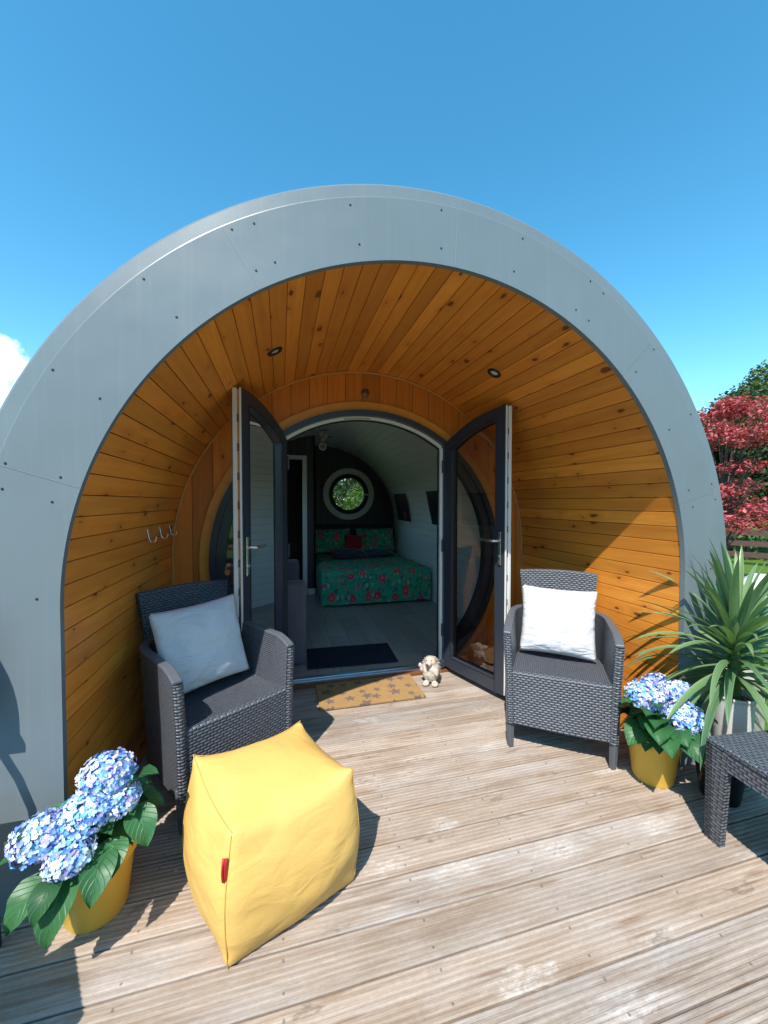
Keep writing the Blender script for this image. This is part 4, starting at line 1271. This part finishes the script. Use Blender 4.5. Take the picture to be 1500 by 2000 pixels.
def flower_head(mb, c, r, rng, flat=.8):
    n = int(300*(r/.075)**2*1.3)
    for k in range(n):
        z = 1-2*(k+.5)/n
        if z < -.55: continue
        a = k*2.39996; rr_ = math.sqrt(1-z*z)
        d = Vector((rr_*math.cos(a), rr_*math.sin(a), z))
        rad = r*(1+rng.uniform(-.16, .10)); p = Vector(c)+Vector((d.x*rad, d.y*rad, d.z*rad*flat))
        nn = (d+Vector((rng.uniform(-.45, .45), rng.uniform(-.45, .45), rng.uniform(-.3, .5)))).normalized()
        x = nn.orthogonal().normalized(); y_ = nn.cross(x); ro = rng.uniform(0, 6.28)
        s = rng.uniform(.0078, .0115); colr = rng.choice(PAL)
        for q in range(4):
            b = ro+q*math.pi/2; e = x*math.cos(b)+y_*math.sin(b); f = nn.cross(e)
            j = rng.uniform(.85, 1.15); lift = rng.uniform(-.1, .5)
            mb.cc = tuple(min(1, ch*rng.uniform(.85, 1.2)) for ch in colr)
            mb.face([p, p+e*s*.35+f*s*.42+nn*s*.08, p+e*s*.80*j+f*s*.40+nn*s*(.1+lift*.6), p+e*s*1.0*j+nn*s*lift, p+e*s*.80*j-f*s*.40+nn*s*(.1+lift*.6), p+e*s*.35-f*s*.42+nn*s*.08])
        if k % 2 == 0:
            mb.cc = (.75, .75, .80); h = s*.13
            mb.face([p+nn*h*1.2+x*h, p+nn*h*1.2+y_*h, p+nn*h*1.2-x*h, p+nn*h*1.2-y_*h])
    mb.cc = None


def broad_leaf(mb, base, tip, width, rng, cup=.12, droop=.0):
    base, tip = Vector(base), Vector(tip); d = tip-base; L = d.length; d.normalize()
    up = Vector((0, 0, 1)); s = d.cross(up); s = s.normalized() if s.length > .05 else Vector((1, 0, 0)); nn = s.cross(d).normalized()
    if nn.z < 0: nn = -nn
    mb.cr = rng.random(); tw = rng.uniform(-.35, .35)
    s = (s*math.cos(tw)+nn*math.sin(tw)).normalized(); nn = s.cross(d); nn = nn if nn.z > 0 else -nn
    def fn(u, v):
        a = u*2-1; w = width/2*(math.sin(math.pi*min(1, v**.72))**.75)*(1 if v < 1 else 0)
        rip = .05*math.sin(v*22+abs(a)*-5)*abs(a)*width
        return base+d*L*v+s*a*w+nn*(abs(a)**1.5*cup*width+L*.22*math.sin(math.pi*v)-L*droop*v*v+rip*.5)
    mb.grid(fn, 8, 10)


def hydrangea(label, loc, heads, leaves, seed, pot_h=.235, rt=.120, rb=.088):
    rng = random.Random(seed)
    t = thing('potted_hydrangea', label, 'potted plant', loc, 0, 'blue hydrangeas in yellow pots')
    m = MB(); m.lathe([(.0001, .004), (rb-.01, .004), (rb, .0), (rb+.004, .01), (rb+(rt-rb)*.80, pot_h*.80), (rt-.004, pot_h*.80+.004), (rt+.004, pot_h*.82), (rt+.007, pot_h-.008), (rt+.004, pot_h), (rt-.004, pot_h), (rt-.008, pot_h-.01), (rt-.02, pot_h*.75)], n=56)
    pot = m.build('pot', M['pot'], t, smooth=True)
    md = pot.modifiers.new('e', 'EDGE_SPLIT'); md.split_angle = R_(40)
    m = MB(); m.lathe([(rt-.012, pot_h-.03), (.06, pot_h-.02), (.0001, pot_h-.02)], n=24); m.build('soil', M['soil'], t)
    for c, r in heads:
        m = MB(); flower_head(m, c, r, rng); m.build('flower_head', M['petal'], t)
    m = MB()
    for b, tp, w in leaves:
        broad_leaf(m, b, tp, w*.95, rng)
    for k in range(40):
        a = rng.uniform(0, 6.28); r0 = rng.uniform(.02, .08); L = rng.uniform(.09, .15)
        zz = pot_h+rng.uniform(.0, .12)
        b = Vector((r0*math.cos(a), r0*math.sin(a), zz)); tp = b+Vector((math.cos(a)*L, math.sin(a)*L, rng.uniform(-.07, .06)))
        broad_leaf(m, b, tp, rng.uniform(.085, .13), rng)
    m.build('foliage', M['hleaf'], t, smooth=True)
    m = MB()
    for c, r in heads:
        c = Vector(c); m.tube([(c.x*.15, c.y*.15, pot_h-.02), (c.x*.5, c.y*.5, (pot_h+c.z)/2), c], .004, 6)
    m.build('stems', M['stem'], t)
    return t


# left pot
Lp = Vector((-1.285, -.04, 0))
def rl(x, y_, z, P=Lp): return (x-P.x, y_-P.y, z)
headsL = [(rl(-1.225, -.10, .500), .078), (rl(-1.26, -.16, .425), .072), (rl(-1.185, -.12, .425), .060), (rl(-1.365, -.19, .395), .074), (rl(-1.275, -.235, .355), .060)]
leavesL = [(rl(-1.16, -.10, .44), rl(-1.06, -.13, .49), .085), (rl(-1.20, -.17, .33), rl(-1.16, -.25, .27), .10), (rl(-1.21, -.18, .33), rl(-1.20, -.30, .235), .10),
           (rl(-1.32, -.22, .30), rl(-1.40, -.29, .205), .105), (rl(-1.38, -.18, .33), rl(-1.52, -.20, .27), .11), (rl(-1.30, -.24, .31), rl(-1.325, -.32, .24), .075), (rl(-1.28, -.2, .30), rl(-1.30, -.31, .16), .11),
           (rl(-1.15, -.10, .38), rl(-1.09, -.17, .28), .10), (rl(-1.40, -.14, .34), rl(-1.50, -.10, .33), .11)]
hydrangea('blue hydrangea in a yellow pot at the left edge beside the beanbag', Lp, headsL, leavesL, 3)
Rp = Vector((1.180, -.02, 0))
def rr2(x, y_, z): return rl(x, y_, z, Rp)
headsR = [(rr2(1.025, -.11, .485), .080), (rr2(1.16, -.06, .49), .070), (rr2(1.150, -.19, .405), .082), (rr2(1.29, -.06, .435), .074), (rr2(1.23, -.10, .475), .060)]
leavesR = [(rr2(1.08, -.16, .36), rr2(.93, -.24, .40), .12), (rr2(1.07, -.17, .33), rr2(.96, -.30, .30), .12), (rr2(1.06, -.10, .42), rr2(.91, -.12, .46), .11), (rr2(1.12, -.2, .34), rr2(1.09, -.33, .27), .12), (rr2(1.03, -.16, .40), rr2(.92, -.20, .44), .115), (rr2(1.03, -.18, .38), rr2(.935, -.26, .34), .12), (rr2(1.08, -.20, .36), rr2(1.05, -.30, .335), .11), (rr2(1.16, -.20, .36), rr2(1.17, -.30, .32), .115),
           (rr2(1.02, -.14, .46), rr2(.965, -.22, .48), .09), (rr2(1.22, -.14, .38), rr2(1.33, -.22, .36), .10), (rr2(1.17, -.14, .32), rr2(1.22, -.26, .26), .10), (rr2(1.05, -.14, .31), rr2(.98, -.22, .27), .09), (rr2(1.26, -.1, .42), rr2(1.36, -.14, .42), .08)]
hydrangea('blue hydrangea in a yellow pot at the foot of the right side of the arch', Rp, headsR, leavesR, 8)

# ================================================================== DRACAENA
yc = thing('potted_yucca', 'tall spiky yucca with arching striped leaves in a pale ribbed pot', 'potted plant', (1.50, -.150, 0))
m = MB(); pr_ = [(.0001, .004), (.062, .004)]
for k in range(31): pr_.append((.066+.022*k/30+(.0022 if k % 2 else 0), .006+.42*k/30))
m.lathe(pr_+[(.094, .43), (.094, .442), (.086, .442), (.082, .40)], (.055, .02, 0), n=40); m.build('pot', M['palepot'], yc, smooth=True)
m = MB(); m.lathe([(.083, .41), (.0001, .415)], (.055, .02, 0), n=20); m.build('soil', M['soil'], yc)
m = MB(); m.tube([(.052, .015, .40), (.05, .01, .55), (.05, .01, .74)], [.03, .028, .022], 14); m.build('trunk', M['stem'], yc, smooth=True)
bp = thing('plant_pot', 'short black pot of bark chips behind the table leg', 'pot', (1.372, -.205, 0))
m = MB(); m.lathe([(.0001, .004), (.072, .004), (.076, 0), (.098, .15), (.104, .155), (.104, .17), (.097, .17), (.092, .14)], n=36); m.build('pot', M['blackpot'], bp, smooth=True)
m = MB(); m.lathe([(.094, .15), (.05, .158), (.0001, .155)], n=20); m.build('bark', M['soil'], bp)
rng = random.Random(12); m = MB()


def strap(mb, base, dirv, L, w, bend, rng):
    d = Vector(dirv).normalized(); hor = Vector((d.x, d.y, 0)); hor = hor.normalized() if hor.length > .01 else Vector((1, 0, 0))
    s = hor.cross(Vector((0, 0, 1))).normalized(); mb.cr = rng.random(); n = 12; P = [Vector(base)]; el = math.asin(d.z)
    az = rng.uniform(-.25, .25)
    for k in range(n):
        t_ = (k+1)/n; e = el-bend*t_**1.6; h2 = (hor+s*az*t_).normalized()
        P.append(P[-1]+(h2*math.cos(e)+Vector((0, 0, math.sin(e))))*L/n)
    tw = rng.uniform(-.5, .5)
    def fn(u, v):
        k = int(round(v*n)); t_ = k/n; a = u*2-1
        wd = w/2*min(1, .55+t_*2.2)*(1-t_**2.6)**.8 if t_ < 1 else 0
        tan = (P[min(k+1, n)]-P[max(k-1, 0)]).normalized(); sd2 = (s*math.cos(tw*t_)+tan.cross(s)*math.sin(tw*t_)).normalized(); nn = sd2.cross(tan)
        return P[k]+sd2*a*wd+nn*abs(a)*wd*.35*(1 if nn.z > 0 else -1)
    mb.grid(fn, 2, n)


for k in range(120):
    t_ = k/120; a = k*2.39996+rng.uniform(-.2, .2)
    z = .50+.28*t_
    el = R_(-8+88*t_**1.2+rng.uniform(-9, 9)); L = rng.uniform(.46, .62)*(1-.18*t_)
    strap(m, (.05+.02*math.cos(a), .01+.02*math.sin(a), z), (math.cos(a)*math.cos(el), math.sin(a)*math.cos(el), math.sin(el)), L, rng.uniform(.028, .042), R_(rng.uniform(45, 95))*(1-.62*t_), rng)
for (az, el, L) in ((200, 74, .50), (150, 80, .46), (20, 70, .47), (60, 82, .42), (190, 64, .50)):
    strap(m, (.05, .01, .76), (math.cos(R_(az))*math.cos(R_(el)), math.sin(R_(az))*math.cos(R_(el)), math.sin(R_(el))), L, .036, R_(12), rng)
m.build('leaves', M['strap'], yc, smooth=True)

# ================================================================== HEDGEHOG ORNAMENT
hh = thing('hedgehog_ornament', 'pale stone hedgehog figure standing by the right door at the threshold', 'ornament', (.462, 1.245, 0), R_(-28)); hh.scale = (.9, .9, .87)
m = MB()
m.sph((0, 0, .115), (.078, .070, .105), 28, 18); m.sph((0, -.008, .195), (.052, .050, .050), 24, 14)
m.sph((-.012, -.055, .195), (.030, .036, .028), 18, 12); m.sph((-.018, -.085, .200), (.016, .018, .015), 14, 10)
m.sph((-.035, -.048, .016), (.030, .042, .020), 16, 10); m.sph((.042, -.048, .016), (.030, .042, .020), 16, 10)
m.sph((-.07, -.035, .145), (.020, .030, .034), 14, 10); m.sph((-.085, -.05, .175), (.016, .018, .022), 14, 10)
m.sph((.055, -.05, .12), (.022, .028, .036), 14, 10); m.sph((.03, .01, .225), (.018, .010, .018), 12, 8)
o = m.build('body', M['stone'], hh, smooth=True)
rm = o.modifiers.new('r', 'REMESH'); rm.mode = 'VOXEL'; rm.voxel_size = .004; rm.use_smooth_shade = True
sm = o.modifiers.new('s', 'SMOOTH'); sm.iterations = 4
m = MB(); rng = random.Random(4)
for k in range(320):
    z = 1-2*(k+.5)/320; a = k*2.39996; r_ = math.sqrt(1-z*z); d = Vector((r_*math.cos(a), r_*math.sin(a), z))
    if d.y < -.10+.3*abs(d.x) : continue
    if z < -.75: continue
    p = Vector((.0+d.x*.076, .008+d.y*.074, .130+d.z*.112)); q = p+(d+Vector((0, .1, -1.1))).normalized()*.020
    m.tube([p-d*.008, q], [.0085, .002], 5)
m.build('spines', mat('stone_spines', rough=.9, fn=fn_fab((.36, .29, .20), (.62, .55, .44), 60.)), hh)
m = MB(); m.sph((-.019, -.104, .203), .0125, 14, 10); m.build('nose', M['nose'], hh, smooth=True)
for sx in (-.032, .012):
    m = MB(); m.sph((sx, -.050, .222), .0055, 10, 8); m.build('eye', M['nose'], hh, smooth=True)

# ================================================================== UNSEEN SHADOW CASTERS added out of frame at far left (chair and stool shapes)
gc = thing('shadow_chair', 'unseen dark round backed chair shape, added to cast its shadow on the grey panel', 'chair', (-1.79, -.10, 0))
m = MB(); ol = [(-.215, .735), (.215, .735), (.215, .765), (.200, .765)] + [(.200*math.cos(math.pi*k/24), .83+.34*math.sin(math.pi*k/24)) for k in range(25)] + [(-.200, .765), (-.215, .765)]
A_ = [(x_, -.010, z_) for x_, z_ in ol]; B_ = [(x_, .010, z_) for x_, z_ in ol]
m.face(A_); m.face(B_[::-1])
for k in range(len(ol)): q_ = (k+1) % len(ol); m.face([A_[k], B_[k], B_[q_], A_[q_]])
m.build('backrest', M['black'], gc)
for sx in (-1, 1):
    m = MB(); m.tube([(sx*.15, 0, .74), (sx*.20, 0, .63), (sx*.235, 0, .52), (sx*.245, -.01, .42), (sx*.25, .0, 0)], .013, 8); m.build('leg', M['black'], gc)
    m = MB(); m.tube([(sx*.22, -.40, .44), (sx*.25, -.42, 0)], .013, 8); m.build('leg', M['black'], gc)
m = MB(); m.box((0, -.20, .445), (.46, .44, .03)); bev(m.build('seat', M['black'], gc), .008)
st = thing('shadow_stool', 'unseen dark square stool shape, added to cast its shadow on the deck corner', 'stool', (-1.58, -.62, 0))  # added beyond the left edge only for the shadow it throws
m = MB(); m.box((0, 0, .46), (.30, .26, .04), Matrix.Rotation(.5, 3, 'Z')); m.build('seat', M['resin'], st)
for k in range(4):
    a = k*1.5708+.5; m = MB(); m.tube([(.12*math.cos(a), .12*math.sin(a), .44), (.17*math.cos(a), .17*math.sin(a), 0)], .014, 8); m.build('leg', M['resin'], st)
# ================================================================== BACKGROUND
VD = Vector((.845, .535)); VN = Vector((-.535, .845))


def bgp(dist, side, z=GZ): p = Vector((-.66, -1.58))+VD*dist+VN*side; return Vector((p.x, p.y, z))


# path strip
m = MB(); a, b, c, d = bgp(13.3, -14, GZ+.004), bgp(13.3, 14, GZ+.004), bgp(11.6, 14, GZ+.004), bgp(11.6, -14, GZ+.004); m.face([a, d, c, b])
struct(m.build('path', M['path']))
# fence
fn_ = thing('rail_fence', 'brown three rail timber fence in front of the hedge', 'fence', bgp(15.2, 0), math.atan2(VN.y, VN.x))
for k in range(-4, 5):
    m = MB(); m.box((k*2.1+1.35, 0, .52), (.12, .10, 1.04)); bev(m.build('post', M['fence'], fn_), .008)
for z in (.30, .62, .93):
    m = MB(); m.box((1.0, -.07, z), (19, .04, .15)); m.build('rail', M['fence'], fn_)
# pale box with pitched lid
wb = thing('garden_box', 'pale grey box with a white pitched lid on the lawn by the path', 'box', bgp(8.6, -.18), R_(30))
m = MB(); m.box((0, 0, .23), (.55, .55, .46)); bev(m.build('body', M['whitewash'], wb), .01)
m = MB(); 
b4 = [(-.33, -.33, .46), (.33, -.33, .46), (.33, .33, .46), (-.33, .33, .46)]
t4 = [(-.10, -.10, .66), (.10, -.10, .66), (.10, .10, .66), (-.10, .10, .66)]
for k in range(4): m.face([b4[k], b4[(k+1) % 4], t4[(k+1) % 4], t4[k]])
m.face(t4); m.face(b4[::-1]); m.build('lid', M['upvc'], wb)
# timber bollard with rope
tp = thing('timber_bollard', 'weathered square timber bollard with a rope beside the yucca', 'bollard', (2.20, .24, GZ), R_(12))
m = MB(); m.box((0, 0, .36), (.21, .17, .72)); bev(m.build('post', M['pole'], tp), .018, 3)
m = MB(); m.box((.17, 0, .30), (.05, .08, .66), Matrix.Rotation(R_(-14), 3, 'Y')); bev(m.build('brace', M['pole'], tp), .008)
m = MB(); m.tube([(.06, -.10, .66), (.12, -.12, .62), (.2, -.12, .60), (.4, -.1, .57), (.8, 0, .6), (1.4, .1, .68)], .014, 8)
m.grid(lambda u, v: Vector((.06+(.045+.012*math.cos(v*6.283))*math.cos(u*6.283), -.10+.012*math.sin(v*6.283), .665+(.045+.012*math.cos(v*6.283))*math.sin(u*6.283))), 16, 6)
m.build('rope', M['rope'], tp, smooth=True)


def leaf_cloud(mb, blobs, n, size, rng, flat=1., shell=.55):
    """blobs: (centre, radius or (rx,ry,rz)). small bent leaf faces scattered through each blob"""
    vols = [(r if isinstance(r, (int, float)) else (r[0]*r[1]*r[2])**(1/3))**2 for _, r in blobs]; tot = sum(vols)
    for (c, r), v in zip(blobs, vols):
        r3 = (r, r, r) if isinstance(r, (int, float)) else r
        for _ in range(int(n*v/tot)):
            d = Vector((rng.gauss(0, 1), rng.gauss(0, 1), rng.gauss(0, 1))).normalized(); k = shell+(1-shell)*rng.random() if rng.random() < .8 else rng.random()
            k *= 1+.12*mn.noise(Vector((d.x*3+c[0], d.y*3+c[1], d.z*3)))
            p = Vector((c[0]+d.x*r3[0]*k, c[1]+d.y*r3[1]*k, c[2]+d.z*r3[2]*k))
            nn = (d*.7+Vector((rng.gauss(0, .6), rng.gauss(0, .6), rng.gauss(.5, .6)*flat))).normalized(); x = nn.orthogonal().normalized()
            a = rng.uniform(0, 6.28); e = x*math.cos(a)+nn.cross(x)*math.sin(a); f = nn.cross(e); s = size*rng.uniform(.6, 1.3)
            mb.cr = rng.random()
            mb.face([p-e*s*.5, p+f*s*.32-nn*s*.08, p+e*s*.5, p-f*s*.32-nn*s*.08])


def tree(label, base, H, blobs, n, size, material, seed, name='tree', cat='tree', group=None, tr=.14, flat=1.):
    rng = random.Random(seed); t = thing(name, label, cat, base, 0, group)
    m = MB(); top = Vector((0, 0, H*.7))
    m.tube([(0, 0, 0), (.03, .02, H*.2), (-.04, .03, H*.45), top], [tr*1.3, tr, tr*.75, tr*.3], 10)
    for c, r in blobs:
        c = Vector(c); st = Vector((0, 0, min(c.z*.55, H*.6))); m.tube([st, st.lerp(c, .5)+Vector((0, 0, .05*H)), c], [tr*.4, tr*.25, tr*.08], 6)
    m.build('trunk', M['bark'], t, smooth=True)
    m = MB(); leaf_cloud(m, blobs, n, size, rng, flat); m.build('crown', material, t)
    return t


def rblobs(n, R, zc, rz, br, seed):
    rng = random.Random(seed); out = []
    for k in range(n):
        a = rng.uniform(0, 6.28); q = R*math.sqrt(rng.random()); z = zc+rng.uniform(-rz, rz); q *= math.sqrt(max(.1, 1-((z-zc)/(rz*1.3))**2))
        out.append(((q*math.cos(a), q*math.sin(a), z), br*rng.uniform(.6, 1.15)))
    return out


# red maple: flat layered sprays
rng = random.Random(21); mb_ = []
for k in range(44):
    a = rng.uniform(0, 6.28); z = rng.uniform(1.5, 4.0); q = rng.uniform(.2, 2.1)*(1-max(0, (z-2.4))/2.8)
    mb_.append(((q*math.cos(a), q*math.sin(a), z*.93), (rng.uniform(.22, .5), rng.uniform(.22, .5), rng.uniform(.12, .26))))
mb_ += [((-.80, 1.25, 4.02), (.30, .30, .18)), ((-.95, 1.5, 3.9), (.22, .22, .14)), ((-.55, .9, 3.85), (.35, .3, .16))]
tree('red leaved japanese maple with layered sprays behind the pod', bgp(10.3, .35), 3.4, mb_, 10500, .075, M['rleaf'], 31, 'red_maple', tr=.06, flat=2.)
# hedge and trees beyond the fence
hd = thing('hedge', 'dense dark green hedge running behind the rail fence', 'hedge', bgp(16.6, 0), math.atan2(VN.y, VN.x))
m = MB(); rng = random.Random(5); leaf_cloud(m, [((x_*.9, rng.uniform(-.2, .2), 1.1+rng.uniform(-.2, .3)), (.8, .6, 1.2)) for x_ in range(-9, 10)], 16000, .13, rng); m.build('foliage', M['gleaf'], hd)
m = MB()
for x_ in range(-9, 10): m.tube([(x_*.9, 0, 0), (x_*.9, 0, 1.4)], .04, 6)
m.build('stems', M['bark'], hd)
tree('tall rounded green tree at the right edge rising above the red maple', bgp(21.5, -1.3), 9.0, rblobs(40, 2.6, 3.9, 2.6, 1.1, 3), 40000, .15, M['gleaf'], 41, group='trees beyond the fence', tr=.25)
tree('shorter dark green tree directly behind the red maple', bgp(19.0, .6), 5, rblobs(30, 2.6, 2.9, 2.3, 1.0, 6), 30000, .15, M['dleaf'], 42, group='trees beyond the fence', tr=.2)
tree('broad light green tree low behind the fence', bgp(23., 5.5), 7, rblobs(20, 3.0, 3.6, 2.0, 1.2, 9), 16000, .17, M['yleaf'], 43, group='trees beyond the fence', tr=.2)
m = MB(); rng = random.Random(77)
for k in range(64):
    a = k/64*6.2832+rng.uniform(-.03, .03); r_ = rng.uniform(40, 50); leaf_cloud(m, [((r_*math.cos(a), r_*math.sin(a), rng.uniform(1.0, 3.0)), (3.2, 3.2, rng.uniform(2.6, 4.2)))], 420, .75, rng)
o = m.build('woodland', M['dleaf']); tag(o, 'distant belt of dark woodland around the garden', 'woodland', kind='stuff')
# greenery seen through the porthole
tree('sunlit yellow green shrub seen through the porthole window', (1.15, 8.9, GZ), 2.2, rblobs(16, 1.5, 1.0, .85, .62, 11), 12000, .085, M['yleaf'], 51, 'garden_shrub', 'shrub', tr=.05)
tree('dark tree behind the yellow green shrub seen through the porthole window', (2.6, 14.5, GZ), 6, rblobs(22, 2.8, 3.4, 1.7, 1.1, 12), 14000, .14, M['dleaf'], 52, tr=.2)
# garden behind the camera, mirrored in the glass
for (x_, y_, mm, lab, sd_) in ((-5.5, -15, 'gleaf', 'round green tree across the lawn in front of the pod, mirrored in the left door', 61), (1.5, -17, 'dleaf', 'dark tree across the lawn in front of the pod, mirrored in the fixed glass', 62), (9.5, -13, 'gleaf', 'broad tree across the lawn to the right of the deck', 63)):
    tree(lab, (x_, y_, GZ), 6.5, rblobs(16, 3.0, 3.3, 2.2, 1.4, sd_), 8000, .26, M[mm], sd_, tr=.25)

# grass blades at the deck edge
m = MB(); rng = random.Random(8)
for k in range(9000):
    x_ = rng.uniform(1.95, 6.5); y_ = rng.uniform(-1.0, 4.5)
    if x_ < 2.0 and y_ > 0: continue
    h = rng.uniform(.03, .07); a = rng.uniform(0, 6.28); dx, dy = math.cos(a)*.004, math.sin(a)*.004; lx, ly = rng.uniform(-.02, .02), rng.uniform(-.02, .02)
    m.cr = rng.random(); m.face([(x_-dx, y_-dy, GZ), (x_+dx, y_+dy, GZ), (x_+lx, y_+ly, GZ+h)])
o = m.build('grass', M['grass']); tag(o, 'short mown grass beside the deck', 'grass', kind='stuff')
